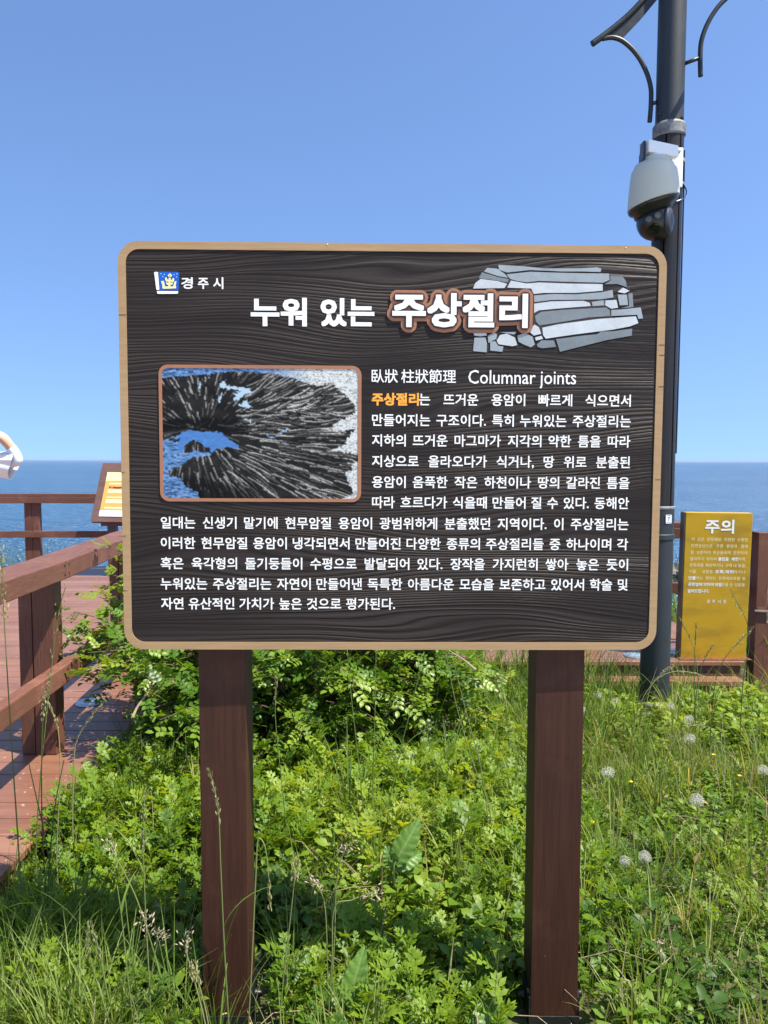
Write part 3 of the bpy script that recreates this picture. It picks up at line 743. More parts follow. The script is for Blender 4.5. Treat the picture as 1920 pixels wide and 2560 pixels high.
b = MB(); b.box(PX + 0.115, PX + 0.565, 3.56, 3.93, 4.075, 4.135); lh = b.build('added_shade_box', M['arm'], lamp, bevel=0.012)  # unseen box added above the view to cast shade on the camera casing
b = MB(); b.tube([(PX + 0.385, 4.25, 4.045), (PX + 0.37, 4.05, 4.085), (PX + 0.35, 3.92, 4.10)], 0.016, 10); b.build('shade_box_bracket', M['arm'], lamp, smooth=True)  # added tube that joins the unseen shade box to the right arm
# number plate
pc = at(1672, 1298, PY - 0.081); a0 = math.asin((pc.x - PX) / 0.081)
tn = Vector((math.cos(a0), math.sin(a0), 0)); nn = Vector((math.sin(a0), -math.cos(a0), 0)); po_ = Vector((PX, PY, pc.z)) + nn * 0.0825
mp = lambda u, v, w_: po_ + tn * u + Vector((0, 0, v)) + nn * w_
b = MB(); b.prism(rr(-0.019, 0.019, -0.024, 0.024, 0.004, 3), mp, -0.0015, 0.001); np_ = b.build('number_plate', M['paper_white'], lamp)
b = MB(); g = glyphs('7'); put(b, g, mp, -0.008, -0.009, 0.030, 1, 0.0011, bold=0.015); b.build('plate_number', M['steel_black'], np_)
b = MB(); b.prism([(-0.015, -0.020), (0.015, -0.020), (0.015, -0.0175), (-0.015, -0.0175)], mp, 0.001, 0.0014); b.prism([(-0.010, 0.0185), (0.012, 0.0185), (0.012, 0.0215), (-0.010, 0.0215)], mp, 0.001, 0.0014); b.build('plate_stripe', M['blue'], np_)
b = MB(); b.tube(smooth_path([(PX + 0.078, PY - 0.02, zm - 0.1), (PX + 0.081, PY - 0.02, zm - 0.5), (PX + 0.079, PY - 0.02, z1 + 0.3)]), 0.004, 6); b.build('cable', M['black_plastic'], lamp)

# ------------------------------------------------------------------ security camera
CD = 4.14
cc = r7(716, 1560, CD); u7 = CD / F / 3.318                    # metres per zoom pixel
cctv = thing('security_camera', 'ivory dome security camera with black lens ball strapped to the lamp column', 'security camera', (cc.x, cc.y, r7(716, 1330, CD).z))
def rimshear(q, r_, z_):
    k = max(0.0, min(1.0, (-z_ - 60 * u7) / (300 * u7)))
    return q + Vector((0, 0, (q.x - 0.35 * q.y * 0) * 0.31 * k))
top = r7(716, 1335, CD)
P_ = [(0.01, 22), (95, 20), (118, 2), (122, -28), (150, -38), (160, -62), (176, -84), (186, -150), (194, -230), (199, -320), (200, -336)]
b = MB(); b.lathe([(r_ * u7 if r_ > 1 else 0.001, z_ * u7) for r_, z_ in P_], top, 48, fn=rimshear); b.build('casing', M['casing'], cctv, smooth=True)
P_ = [(190, -330), (196, -338), (196, -350), (180, -372), (150, -392), (141, -420)]
b = MB(); b.lathe([(r_ * u7, z_ * u7) for r_, z_ in P_], top, 48, fn=rimshear); b.build('lower_rim', M['black_plastic'], cctv, smooth=True)
sc_ = top + Vector((0.012, 0, -482 * u7)); sr = 146 * u7
b = MB(); b.lathe([(max(0.0005, sr * math.sin(a)), -sr * math.cos(a)) for a in np.linspace(0, math.pi * .93, 22)], sc_, 40); ball = b.build('lens_ball', M['black_plastic'], cctv, smooth=True)
def on_ball(x, y_, r_, h, mt, nm):
    q = r7(x, y_, CD - sr * 0.8); d = (q - sc_); d.y = -math.sqrt(max(1e-6, sr * sr - d.x ** 2 - d.z ** 2)) if d.x ** 2 + d.z ** 2 < sr * sr else -0.2 * sr
    d.normalize(); b = MB(); rr__ = r_ * u7
    b.lathe([(rr__, -0.01), (rr__, h), (rr__ * 0.8, h + 0.001), (rr__ * 0.72, h - 0.002), (0.0008, h - 0.001)], sc_ + d * (sr - 0.0005), 24, d); return b.build(nm, M[mt], ball, smooth=False)
on_ball(672, 1818, 24, 0.004, 'led', 'led_lamp'); on_ball(735, 1795, 24, 0.004, 'led', 'led_lamp'); on_ball(722, 1893, 42, 0.006, 'lens', 'lens')
b = MB(); sd = Vector((0.86, -0.5, 0.0)).normalized(); b.lathe([(sr * 0.80, 0), (sr * 0.78, 0.013), (sr * 0.60, 0.024), (sr * 0.25, 0.030), (0.001, 0.031)], sc_ + sd * sr * 0.62, 32, sd); b.build('side_cover', M['grey_plastic'], ball, smooth=True)
# wall arm, plate, straps
neck = top + Vector((-0.02, 0, 0)); armz = r7(716, 1255, CD).z
pl = Vector((PX - 0.0, PY - 0.088, armz))
b = MB(); b.lathe([(0.038, -0.03), (0.038, 0.035), (0.034, 0.04)], top, 24); b.build('neck', M['casing_white'], cctv)
b = MB(); b.beam((top.x - 0.066, top.y - 0.03, armz + 0.006), (pl.x - 0.01, pl.y - 0.01, armz + 0.012), 0.075, 0.062); b.build('bracket', M['casing_white'], cctv, bevel=0.006)
b = MB(); b.box(top.x - 0.078, top.x - 0.067, top.y - 0.06, top.y + 0.01, armz - 0.06, armz + 0.03); b.build('cable_cover', M['black_plastic'], cctv)
b = MB(); b.box(PX - 0.035, PX + 0.045, PY - 0.096, PY - 0.080, armz - 0.16, armz + 0.045); plate = b.build('mount_plate', M['casing_white'], cctv, bevel=0.004)
b = MB(); b.lathe([(0.011, 0), (0.011, 0.006), (0.006, 0.010), (0.001, 0.010)], (PX + 0.018, PY - 0.096, armz + 0.025), 6, (0, -1, 0)); b.build('hex_bolt', M['strap'], plate)
for zz in (armz + 0.0, armz - 0.125):
    b = MB(); b.lathe([(0.0780, -0.009), (0.0855, -0.009), (0.0855, 0.009), (0.0780, 0.009)], (PX, PY, zz), 40); b.build('strap', M['strap'], cctv)
b = MB(); b.tube(smooth_path([(PX + 0.06, PY - 0.06, armz - 0.13), (PX + 0.094, PY - 0.02, armz - 0.15), (PX + 0.09, PY - 0.02, armz - 0.185), (PX + 0.06, PY - 0.062, armz - 0.21), (PX + 0.02, PY - 0.082, armz - 0.23)]), 0.0035, 6); b.build('cable', M['black_plastic'], cctv)
hk = r7(805, 1310, CD - 0.05)
b = MB(); b.tube(smooth_path([hk + Vector((0, 0, .015)), hk + Vector((-.006, 0, .005)), hk + Vector((-.005, 0, -.014)), hk + Vector((.004, 0, -.016)), hk + Vector((.006, 0, .008)), hk + Vector((0, 0, .015))]), 0.0018, 6); b.build('safety_clip', M['steel_black'], cctv)
# rust streak below the plate
b = MB(); b.prism([(PX + 0.047, armz - 0.02), (PX + 0.060, armz - 0.02), (PX + 0.058, armz - 0.15), (PX + 0.050, armz - 0.14)], lambda u, v, w_: Vector((u, PY - math.sqrt(0.0795 ** 2 - (u - PX) ** 2) - w_, v)), 0.0, 0.0006); b.build('rust_streak', M['rust'], lamp)

# ------------------------------------------------------------------ yellow caution sign
YD = 5.20
caution = thing('caution_sign', 'mustard yellow caution board with white lettering standing at the boardwalk edge', 'sign', (at(1780, 1640, YD).x, YD + 0.03, DZ))
tl, tr_, br_, bl = at(1715, 1281, YD), at(1883, 1283, YD), at(1864, 1646, YD), at(1701, 1644, YD)
def c4(u, v, w_=0.0):                                          # u, v in 0..1 over the face
    a = tl.lerp(tr_, u); c = bl.lerp(br_, u); p = c.lerp(a, v); return Vector((p.x, p.y - w_, p.z))
b = MB(); b.prism([(0, 0), (1, 0), (1, 1), (0, 1)], c4, -0.075, 0.0); face = b.build('sign_board', M['yellow'], caution, bevel=0.003)
Wd, Hd = (tr_ - tl).length, (tl - bl).length
b = MB()
for du in (0.0,): b.obox(c4(-0.0, 0.5, -0.0375) + Vector((-0.0045, 0, 0)), (bl - tl).normalized(), (0, 1, 0), (1, 0, 0), Hd / 2, 0.034, 0.004)
b.build('side_edge', M['paper_dark'], caution)
b = MB(); b.box(bl.x - 0.02, br_.x + 0.02, YD - 0.05, YD + 0.1, DZ + 0.001, bl.z + 0.001); b.build('plinth', M['rust'], caution, bevel=0.003)
def c4p(x, y_):
    q = at(1660 + x / 6.38, 1260 + y_ / 6.38, YD); v = (q.z - bl.z) / (tl.z - bl.z); a = bl.x + (tl.x - bl.x) * v; c = br_.x + (tr_.x - br_.x) * v
    return (q.x - a) / (c - a), v
def mY(u, v, w_): return c4(u / Wd, v / Hd, w_)
def cyl(mb, text, xl, xr, yc, em, bold, w_=0.0004, cen=.374):
    a = c4p(xl, yc); c = c4p(xr, yc); line(mb, mY, text, a[0] * Wd, c[0] * Wd, a[1] * Hd, em, bold, w_, 1.0, cen)
emY = 0.027; bw_, bf = MB(), MB()
for ch, a, c in (('주', 662, 880), ('의', 912, 1112)): bw_ = MB(); cyl(bw_, ch, a, c, 355, 0.100, 0.03); bw_.build('heading', M['white'], caution)
for tx, a, c, yc in (('이 곳은 문화재로 지정된 소중한', 440, 1338, 560), ('자연유산으로 주변 환경과 함께', 430, 1332, 665), ('잘 보존하여 후손들에게 온전하게', 420, 1326, 770), ('물려주기 위하여', 415, 835, 872),
                     ('하며,', 1190, 1305, 872), ('문화재를 훼손하거나 구역 내 동물,', 405, 1305, 973), ('식물, 광물을', 400, 775, 1075), ('하거나', 1110, 1300, 1075), ('하는 행위는 문화재보호법 등', 510, 1300, 1178), ('받을 수 있음을', 918, 1290, 1280)):
    bf = MB(); cyl(bf, tx, a, c, yc, emY, 0.010); bf.build('faded_lettering', M['yellow_letter'], caution)
for tx, a, c, yc in (('출입을 제한', 865, 1188, 872), ('포획.채취', 815, 1105, 1075), ('반출', 390, 505, 1178), ('관련법에 의하여 처벌', 385, 915, 1280), ('알려드립니다.', 378, 720, 1385), ('경 주 시 장', 680, 995, 1550)):
    bw_ = MB(); cyl(bw_, tx, a, c, yc, emY, 0.026 if yc < 1500 else 0.01); bw_.build('lettering', M['white'], caution)

# ------------------------------------------------------------------ railings
RT, LT = 1.06, 0.60                                           # tops of the two rails
def railing(label, name='wooden_railing'): return thing(name, label, 'railing', (0, 0, DZ), 'wooden railings round the viewing deck')
def set_base(t_, loc): t_.location = loc
near = thing('wooden_railing', 'nearest brown railing running away along the left of the boardwalk', 'railing', (-1.5, 3.45, DZ), 'wooden railings around the viewing deck')
pa, pb, pc_, pd = Vector((-1.345, 1.45, 0)), Vector((-1.395, 3.36, 0)), Vector((-1.475, 4.62, 0)), Vector((-1.60, 6.3, 0))
for a, c in ((pa, pb), (pb, pc_), (pc_, pd)):
    d = (c - a).normalized() * 0.0012
    b = MB(); b.beam(a + d + Vector((-0.03, 0, RT - 0.0425)), c - d + Vector((-0.03, 0, RT - 0.0425)), 0.062, 0.083); hr = b.build('handrail', M['rail'], near, bevel=0.005)
    b = MB(); b.beam(a + d + Vector((-0.118, 0, RT - 0.02)), c - d + Vector((-0.118, 0, RT - 0.02)), 0.112, 0.036); b.build('cap_board', M['rail'], hr, bevel=0.004)
    b = MB(); b.beam(a + d + Vector((-0.025, 0, LT - 0.04)), c - d + Vector((-0.025, 0, LT - 0.04)), 0.055, 0.083); b.build('lower_rail', M['rail'], near, bevel=0.005)
    for e in (a.lerp(c, 0.5), c - (c - a).normalized() * 0.02, c - (c - a).normalized() * 0.025, a + (c - a).normalized() * 0.03):
        for zz in (RT - 0.022, RT - 0.062, LT - 0.02, LT - 0.06):
            b = MB(); b.lathe([(0.0001, 0.0), (0.005, 0.0), (0.0045, 0.0012), (0.0001, 0.0012)], e + Vector((0.002, 0, zz)), 8, (1, 0, 0)); b.build('nail', M['steel_black'], hr)
def near_post(y_, x_):
    b = MB(); x_ -= 0.055; b.box(x_ - 0.1, x_ - 0.004, y_, y_ + 0.095, DZ + 0.001, RT - 0.040); b.build('post', M['rail_z'], near, bevel=0.004)
    b = MB(); b.box(x_ - 0.165, x_ - 0.104, y_ + 0.004, y_ + 0.095, DZ + 0.001, RT - 0.040); b.build('post', M['rail_z'], near, bevel=0.004)
near_post(3.44, -1.455 + 0.02); near_post(1.75, -1.415 + 0.02); near_post(5.0, -1.58)

def rail_run(t_, a, c, posts, mt='rail_x', top=RT, low=LT):
    a, c = Vector(a), Vector(c); d = (c - a).normalized(); sd = Vector((d.y, -d.x, 0))
    for z_, h_, nm in ((top - 0.018, 0.036, 'cap_board'), (top - 0.077, 0.078, 'handrail'), (low - 0.04, 0.08, 'lower_rail')):
        b = MB(); o = sd * (0.06 if nm != 'cap_board' else 0.0); b.beam(a + o + Vector((0, 0, z_)), c + o + Vector((0, 0, z_)), 0.15 if nm == 'cap_board' else 0.04, h_); b.build(nm, M[mt], t_, bevel=0.004)
    for f_ in posts:
        p = a.lerp(c, f_); b = MB()
        for s_ in (-0.046, 0.046): b.obox(p + d * s_ + Vector((0, 0, (DZ + top - 0.04) / 2)), d, sd, (0, 0, 1), 0.044, 0.038, (top - 0.04 - DZ - 0.001) / 2)
        b.build('post', M['rail_z'], t_, bevel=0.003)
fx = at(84, 1240, 9.45).x
far = thing('wooden_railing', 'far brown railing in front of the sea at the left edge, behind the nearest railing', 'railing', (fx, 9.45, DZ), 'wooden railings around the viewing deck')
rail_run(far, (fx, 9.42, 0), (2.2, 9.42, 0), (0.0, 0.3, 0.6, 0.9), top=1.085, low=0.63)
far2 = thing('wooden_railing', 'railing stretch turning off left at the far corner post before the sea', 'railing', (fx - 2.5, 9.2, DZ), 'wooden railings around the viewing deck')
rail_run(far2, (fx - 5.5, 8.75, 0), (fx + 0.03, 9.42, 0), (0.15, 0.55), top=1.085, low=0.63)
right = thing('wooden_railing', 'brown railing behind the yellow caution board and the lamp column', 'railing', (1.5, 5.75, DZ), 'wooden railings around the viewing deck')
rail_run(right, (0.4, 5.72, 0), (2.62, 5.62, 0), (0.1, 0.5), top=1.055, low=0.615)

gate = thing('gate_post', 'brown timber gate post with steel latch at the right edge beside the yellow board', 'gate post', (at(1889, 1840, 5.42).x, 5.42, -0.05))
gx0, gx1 = at(1910, 1330, 5.42), at(1888, 1860, 5.42)
b = MB(); ax = (gx0 - gx1).normalized(); mid = (gx0 + gx1) / 2; b.obox(mid + Vector((-0.022, 0, 0)), (1, 0, 0), (0, 1, 0), ax, 0.040, 0.055, (gx0 - gx1).length / 2); b.build('post', M['rail_z'], gate, bevel=0.003)
b = MB(); b.obox(mid + Vector((0.066, 0.03, -0.30)), (1, 0, 0), (0, 1, 0), ax, 0.030, 0.04, 0.42); b.build('gate_stile', M['rail_z'], gate, bevel=0.003)
b = MB(); q = at(1912, 1528, 5.35); b.beam(q + Vector((-0.07, 0, 0.004)), q + Vector((0.075, 0, -0.004)), 0.012, 0.012); lt_ = b.build('latch', M['strap'], gate)
b = MB(); b.box(q.x - 0.05, q.x + 0.02, q.y + 0.007, q.y + 0.013, q.z - 0.02, q.z + 0.025); b.build('latch_plate', M['rust'], lt_)
b = MB(); q = at(1878, 1376, 5.5); b.box(q.x - 0.03, q.x + 0.028, q.y, q.y + 0.03, q.z - 0.11, q.z + 0.02); b.build('grey_bracket', M['grey_post'], gate)

# ------------------------------------------------------------------ slanted information lectern
LD = 8.75
lx = at(226, 1306, LD).x
lect = thing('information_lectern', 'slanted brown lectern with yellow and orange printed sheet, left of the big board', 'sign', (lx + 0.4, LD + 0.2, DZ))
lo_ = at(226, 1304, LD); hi_ = at(251, 1157, LD + 0.42)
LUx, LUv = Vector((1, 0.0, -0.012)).normalized(), Vector((0, hi_.y - lo_.y, hi_.z - lo_.z)); LH = LUv.length; LUv.normalize(); LN = LUx.cross(LUv).normalized()
if LN.y > 0: LN = -LN
lorg = Vector((lx, LD, lo_.z))
lm = lambda u, v, w_: lorg + LUx * u + LUv * v + LN * w_
b = MB(); b.prism(rr(0, 0.86, 0, LH, 0.025, 4), lm, -0.035, 0.0); lp = b.build('panel', M['lectern_wood'], lect, bevel=0.002)
for k in range(1, 5): b = MB(); b.prism([(0.002, LH * k / 5), (0.858, LH * k / 5), (0.858, LH * k / 5 + 0.003), (0.002, LH * k / 5 + 0.003)], lm, 0.0, 0.0006); b.build('plank_joint', M['paper_dark'], lp)
sa, sb_ = 0.085, 0.78; h0, h1 = LH * 0.085, LH * 0.83
b = MB(); b.prism([(sa, h0), (sb_, h0), (sb_, h1), (sa, h1)], lm, 0.001, 0.008); sh = b.build('print_sheet', M['paper_orange'], lp)
b = MB(); b.prism([(sa, h0), (sb_, h0), (sb_, h0 + 0.075), (sa, h0 + 0.075)], lm, 0.008, 0.0086); b.build('white_band', M['paper_white'], sh)
b = MB(); b.prism([(sa, h1 - 0.115), (sb_, h1 - 0.115), (sb_, h1), (sa, h1)], lm, 0.008, 0.0086); b.build('yellow_band', M['paper_yellow'], sh)
for v_, h_ in ((h1 - 0.165, 0.020), (h1 - 0.28, 0.045), (h1 - 0.345, 0.016), (h1 - 0.415, 0.05), (h0 + 0.10, 0.022)): b = MB(); b.prism([(sa + 0.045, v_), (sb_ - 0.04, v_), (sb_ - 0.04, v_ + h_), (sa + 0.045, v_ + h_)], lm, 0.008, 0.0088); b.build('printed_text_block', M['paper_cream'], sh)
b = MB(); b.prism([(sa + 0.05, h1 - 0.215), (sa + 0.16, h1 - 0.222), (sa + 0.4, h1 - 0.195), (sa + 0.4, h1 - 0.188), (sa + 0.15, h1 - 0.198), (sa + 0.055, h1 - 0.192)], lm, 0.0088, 0.0094); b.build('printed_stick', M['paper_dark'], sh)
b = MB(); b.prism([(sa + 0.085 + 0.014 * math.cos(a), h1 - 0.205 + 0.012 * math.sin(a)) for a in np.linspace(0, 2 * math.pi, 10, endpoint=False)], lm, 0.0094, 0.01); b.build('printed_dot', M['paper_red'], sh)
b = MB(); b.box(lx + 0.10, lx + 0.76, LD + 0.05, LD + 0.13, lo_.z - 0.055, lo_.z + 0.02); b.build('support_beam', M['lectern_wood'], lect)
for x_ in (lx + 0.155, lx + 0.64):
    b = MB(); b.box(x_, x_ + 0.095, LD + 0.10, LD + 0.19, DZ + 0.001, lo_.z + 0.05); b.build('leg', M['grey_post'], lect, bevel=0.003)

# ------------------------------------------------------------------ deck lights
def deck_light(p, label):
    t_ = thing('deck_light', label, 'ground light', p, 'round lights set in the decking')
    b = MB(); b.lathe([(0.052, 0.001), (0.079, 0.001), (0.077, 0.006), (0.060, 0.010), (0.054, 0.009)], p, 32); b.build('rim', M['deck_steel'], t_, smooth=False)
    b = MB(); b.lathe([(0.0535, 0.001), (0.0535, 0.006), (0.035, 0.010), (0.001, 0.0115)], p, 32); b.build('glass', M['deck_glass'], t_, smooth=True)
def on_deck(px_, py_):
    d = FWD + CR * ((px_ - 960) / F) - CU * ((py_ - 1280) / F); t_ = (DZ - EYE.z) / d.z; q = EYE + d * t_; return Vector((q.x, q.y, DZ + 0.001))
deck_light(on_deck(226, 1757), 'round steel rimmed glass light in the planks beside the nearest railing post')
deck_light(on_deck(1588, 1640), 'round blue glass light in the planks just left of the lamp column')
deck_light(on_deck(1683, 1630), 'round light in the planks between the lamp column and the yellow board')

# ------------------------------------------------------------------ person at the left edge
PD = 7.0
def pp(x, y_, d=PD): return at(x, y_, d)
px0 = -3.80
person = thing('person', 'person in a white T-shirt with pale arm sleeves, elbow raised, at the left edge', 'person', (px0, PD, DZ))
def skin(name, chains, mt, parent, sub=2):
    verts, edges, rad = [], [], []
    idx = {}
    for ch in chains:
        prev = None
        for key, p, r_ in ch:
            if key not in idx: idx[key] = len(verts); verts.append(Vector(p) - wl(parent)); rad.append(r_)
            i = idx[key]
            if prev is not None: edges.append((prev, i))
            prev = i
    me = bpy.data.meshes.new(name); me.from_pydata(verts, edges, []); me.materials.append(mt)
    o = bpy.data.objects.new(name, me); COL.objects.link(o); o.parent = parent
    m_ = o.modifiers.new('skin', 'SKIN'); m_.use_smooth_shade = True
    for i, sv_ in enumerate(me.skin_vertices[0].data): sv_.radius = rad[i] if hasattr(rad[i], '__len__') else (rad[i], rad[i]); sv_.use_root = (i == 0)
    s_ = o.modifiers.new('sub', 'SUBSURF'); s_.levels = s_.render_levels = sub
    return o
zs = 1.42
elbow = pp(52, 1151); hand = pp(-20, 1082, PD - 0.12); wrist = pp(8, 1094, PD - 0.09)
shR, shL = Vector((px0 + 0.17, PD + 0.02, 1.46)), Vector((px0 - 0.17, PD + 0.02, 1.46))
elL = Vector((px0 - 0.36, PD - 0.12, 1.40)); wrL = Vector((px0 - 0.13, PD - 0.27, 1.60))
pel = ('pel', (px0, PD, DZ + 0.90), (0.15, 0.11))
body = [[pel, ('waist', (px0, PD, DZ + 1.03), (0.125, 0.09)), ('chest', (px0, PD, DZ + 1.20), (0.15, 0.105)), ('neckb', (px0, PD, DZ + 1.38), (0.07, 0.065)), ('neck', (px0, PD - 0.01, DZ + 1.45), (0.052, 0.055)), ('head', (px0, PD - 0.015, DZ + 1.54), (0.072, 0.09)), ('crown', (px0, PD, DZ + 1.64), (0.066, 0.08))],
        [('neckb', 0, 0), ('shR', shR, 0.055), ('elR', elbow, 0.038), ('wrR', wrist, 0.052), ('haR', hand, (0.05, 0.03))],
        [('neckb', 0, 0), ('shL', shL, 0.055), ('elL', elL, 0.038), ('wrL', wrL, 0.026), ('haL', wrL + Vector((0.06, -0.02, 0.06)), (0.036, 0.018))]]
for s_, nm in ((1, 'R'), (-1, 'L')):
    body.append([pel, ('hip' + nm, (px0 + 0.09 * s_, PD, DZ + 0.84), 0.085), ('kn' + nm, (px0 + 0.10 * s_, PD - 0.02, DZ + 0.47), 0.055), ('an' + nm, (px0 + 0.11 * s_, PD + 0.01, DZ + 0.085), 0.037), ('toe' + nm, (px0 + 0.12 * s_, PD - 0.13, DZ + 0.035), 0.03)])
    hp = hand if s_ > 0 else wrL + Vector((0.06, -0.02, 0.06))
    for k in range(4): body.append([('ha' + nm, 0, 0), (f'f{k}{nm}', hp + Vector((-0.055 * s_, -0.012 + 0.0, 0.03 - 0.017 * k)), 0.0095), (f'g{k}{nm}', hp + Vector((-0.095 * s_ + 0.004 * k, -0.025, 0.03 - 0.02 * k)), 0.008)])
    body.append([('ha' + nm, 0, 0), ('th' + nm, hp + Vector((-0.025 * s_, -0.03, -0.045)), 0.010), ('tk' + nm, hp + Vector((-0.06 * s_, -0.04, -0.05)), 0.0085)])
body.append([('head', 0, 0), ('nose', (px0, PD - 0.115, DZ + 1.535), 0.012)])
bo = skin('body', body, M['skin'], person)
tp = [pel, ('waist', (px0, PD, DZ + 1.03), (0.15, 0.115)), ('chest', (px0, PD, DZ + 1.20), (0.17, 0.125)), ('neckb', (px0, PD, DZ + 1.36), (0.085, 0.08))]
tp[0] = ('pel', (px0, PD, DZ + 0.88), (0.165, 0.125))
# loose shirt: trunk plus a wide sleeve that hangs open below the raised arm
b = MB()
prof = [(0.175, 0.13, 0.80), (0.17, 0.125, 0.95), (0.175, 0.125, 1.10), (0.185, 0.125, 1.25), (0.15, 0.11, 1.33), (0.085, 0.08, 1.39)]
nn_ = 28; vs_, fs_ = [], []
for i, (a, c, z_) in enumerate(prof):
    for k in range(nn_):
        an = 2 * math.pi * k / nn_; wv = 1 + 0.035 * math.sin(an * 5 + i) * (1 - i / 6)
        vs_.append((px0 + a * wv * math.cos(an), PD + c * wv * math.sin(an), DZ + z_))
for i in range(len(prof) - 1):
    for k in range(nn_): fs_.append((i * nn_ + k, i * nn_ + (k + 1) % nn_, (i + 1) * nn_ + (k + 1) % nn_, (i + 1) * nn_ + k))
b.add(vs_, fs_)
def sleeve(a, c, mirror):
    vs_, fs_ = [], []; N = 32; L = 9
    d = (c - a)
    for i in range(L + 1):
        t_ = i / L; p = a.lerp(c, t_)
        for k in range(N):
            an = 2 * math.pi * k / N
            up, fw = math.cos(an), math.sin(an)
            rz = (0.078 if up > 0 else 0.078 + 0.105 * t_ ** 0.8 * (1 - 0.25 * abs(fw)))
            fold = 0.012 * math.sin(up * 11 + t_ * 4 + fw * 3) * (0.3 + 0.7 * t_)
            lag = -0.045 * max(0, -up) * t_ * (d.x / abs(d.x)) * 1.6
            vs_.append(p + Vector((lag, fw * (0.075 + 0.02 * t_ + fold), up * (rz + fold) + 0.0)))
    for i in range(L):
        for k in range(N): fs_.append((i * N + k, i * N + (k + 1) % N, (i + 1) * N + (k + 1) % N, (i + 1) * N + k))
    b.add(vs_, fs_)
sleeve(shR + Vector((-0.08, 0, 0.0)), pp(43, 1150), False); sleeve(shL + Vector((0.08, 0, 0)), shL.lerp(elL, 0.75), True)
sh_ = b.build('t_shirt', M['shirt'], person, smooth=True)
sm = sh_.modifiers.new('thick', 'SOLIDIFY'); sm.thickness = 0.003; ss = sh_.modifiers.new('sub', 'SUBSURF'); ss.levels = ss.render_levels = 1
skin('arm_sleeve', [[('a', shR.lerp(elbow, 0.45), 0.062), ('b', elbow + Vector((-0.012, 0, -0.006)), 0.066), ('c', elbow.lerp(wrist, 0.45), 0.053), ('d', elbow.lerp(wrist, 0.72), 0.046)]], M['cool_sleeve'], person)
skin('arm_sleeve', [[('a', shL.lerp(elL, 0.45), 0.050), ('b', elL, 0.046), ('c', elL.lerp(wrL, 0.8), 0.034)]], M['cool_sleeve'], person)
skin('trousers', [[('p', (px0, PD, DZ + 0.92), (0.16, 0.12)), ('hR', (px0 + 0.09, PD, DZ + 0.82), 0.098), ('kR', (px0 + 0.10, PD - 0.02, DZ + 0.47), 0.075), ('aR', (px0 + 0.11, PD, DZ + 0.10), 0.065)], [('p', 0, 0), ('hL', (px0 - 0.09, PD, DZ + 0.82), 0.098), ('kL', (px0 - 0.10, PD - 0.02, DZ + 0.47), 0.075), ('aL', (px0 - 0.11, PD, DZ + 0.10), 0.065)]], M['trousers'], person)
for s_ in (1, -1): skin('shoe', [[('h', (px0 + 0.11 * s_, PD + 0.05, DZ + 0.05), 0.042), ('m', (px0 + 0.115 * s_, PD - 0.06, DZ + 0.045), 0.044), ('t', (px0 + 0.12 * s_, PD - 0.16, DZ + 0.038), 0.036)]], M['shoe'], person)
skin('hair', [[('a', (px0, PD + 0.035, DZ + 1.52), (0.075, 0.07)), ('b', (px0, PD + 0.03, DZ + 1.62), (0.083, 0.085)), ('c', (px0, PD + 0.0, DZ + 1.68), (0.07, 0.08))]], M['hair'], person)

# ------------------------------------------------------------------ rocks on the shore beyond the deck
def boulder(p, s, label, seed):
    b = MB(); n1, n2 = 12, 9; vs_, fs_ = [], []
    for i in range(n2 + 1):
        for k in range(n1):
            th_, ph_ = math.pi * i / n2, 2 * math.pi * k / n1
            d = Vector((math.sin(th_) * math.cos(ph_), math.sin(th_) * math.sin(ph_), math.cos(th_)))
            r_ = s * (0.8 + 0.5 * noise.noise(d * 1.6 + Vector((seed * 3.1, 0, 0))) + 0.2 * noise.noise(d * 4 + Vector((seed, 5, 0))))
            vs_.append(Vector(p) + Vector((d.x * r_ * 1.3, d.y * r_, d.z * r_ * 0.8)))
    for i in range(n2):
        for k in range(n1): fs_.append((i * n1 + k, (i + 1) * n1 + k, (i + 1) * n1 + (k + 1) % n1, i * n1 + (k + 1) % n1))
    b.add(vs_, fs_); return tag(b.build('boulder', M['rock'], loc=p), label, 'rock', 'dark boulders on the shore beyond the deck')
for i, (x_, y_, d, s, lb) in enumerate(((1697, 1442, 17, 0.42, 'dark shore boulder seen between the lamp column and the yellow board'), (1712, 1446, 16, 0.34, 'smaller boulder touching the left edge of the yellow board'), (1900, 1500, 16, 0.4, 'shore boulder behind the gate post at the right edge'), (1680, 1448, 18, 0.5, 'shore boulder peeping out from behind the lamp column'))):
    boulder(at(x_, y_, d), s, lb, i)

# ------------------------------------------------------------------ vegetation
def leaf_card(L, W, droop=0.4, seg=3, fold=0.25, tip=0.0):
    """a simple pointed leaf along +x: (verts, tris)"""
    v, f = [], []
    for i in range(seg + 1):
        t_ = i / seg; wdt = W * math.sin(math.pi * min(1, (t_ * 0.92 + 0.08))) ** 0.8 if 0 < t_ < 1 else (0.08 * W if t_ == 0 else 0)
        x = L * t_; z = L * (0.15 * t_ - droop * t_ * t_)
        v += [(x, 0, z), (x, wdt / 2, z + fold * wdt / 2), (x, -wdt / 2, z + fold * wdt / 2)]
    for i in range(seg):
        a, c = 3 * i, 3 * i + 3
        f += [(a, c, c + 1), (a, c + 1, a + 1), (a, c + 2, c), (a, a + 2, c + 2)]
    return np.array(v), np.array(f)

def merge(parts):
    V, F_, n = [], [], 0
    for v, f in parts: V.append(v); F_.append(f + n); n += len(v)
    return np.concatenate(V), np.concatenate(F_)

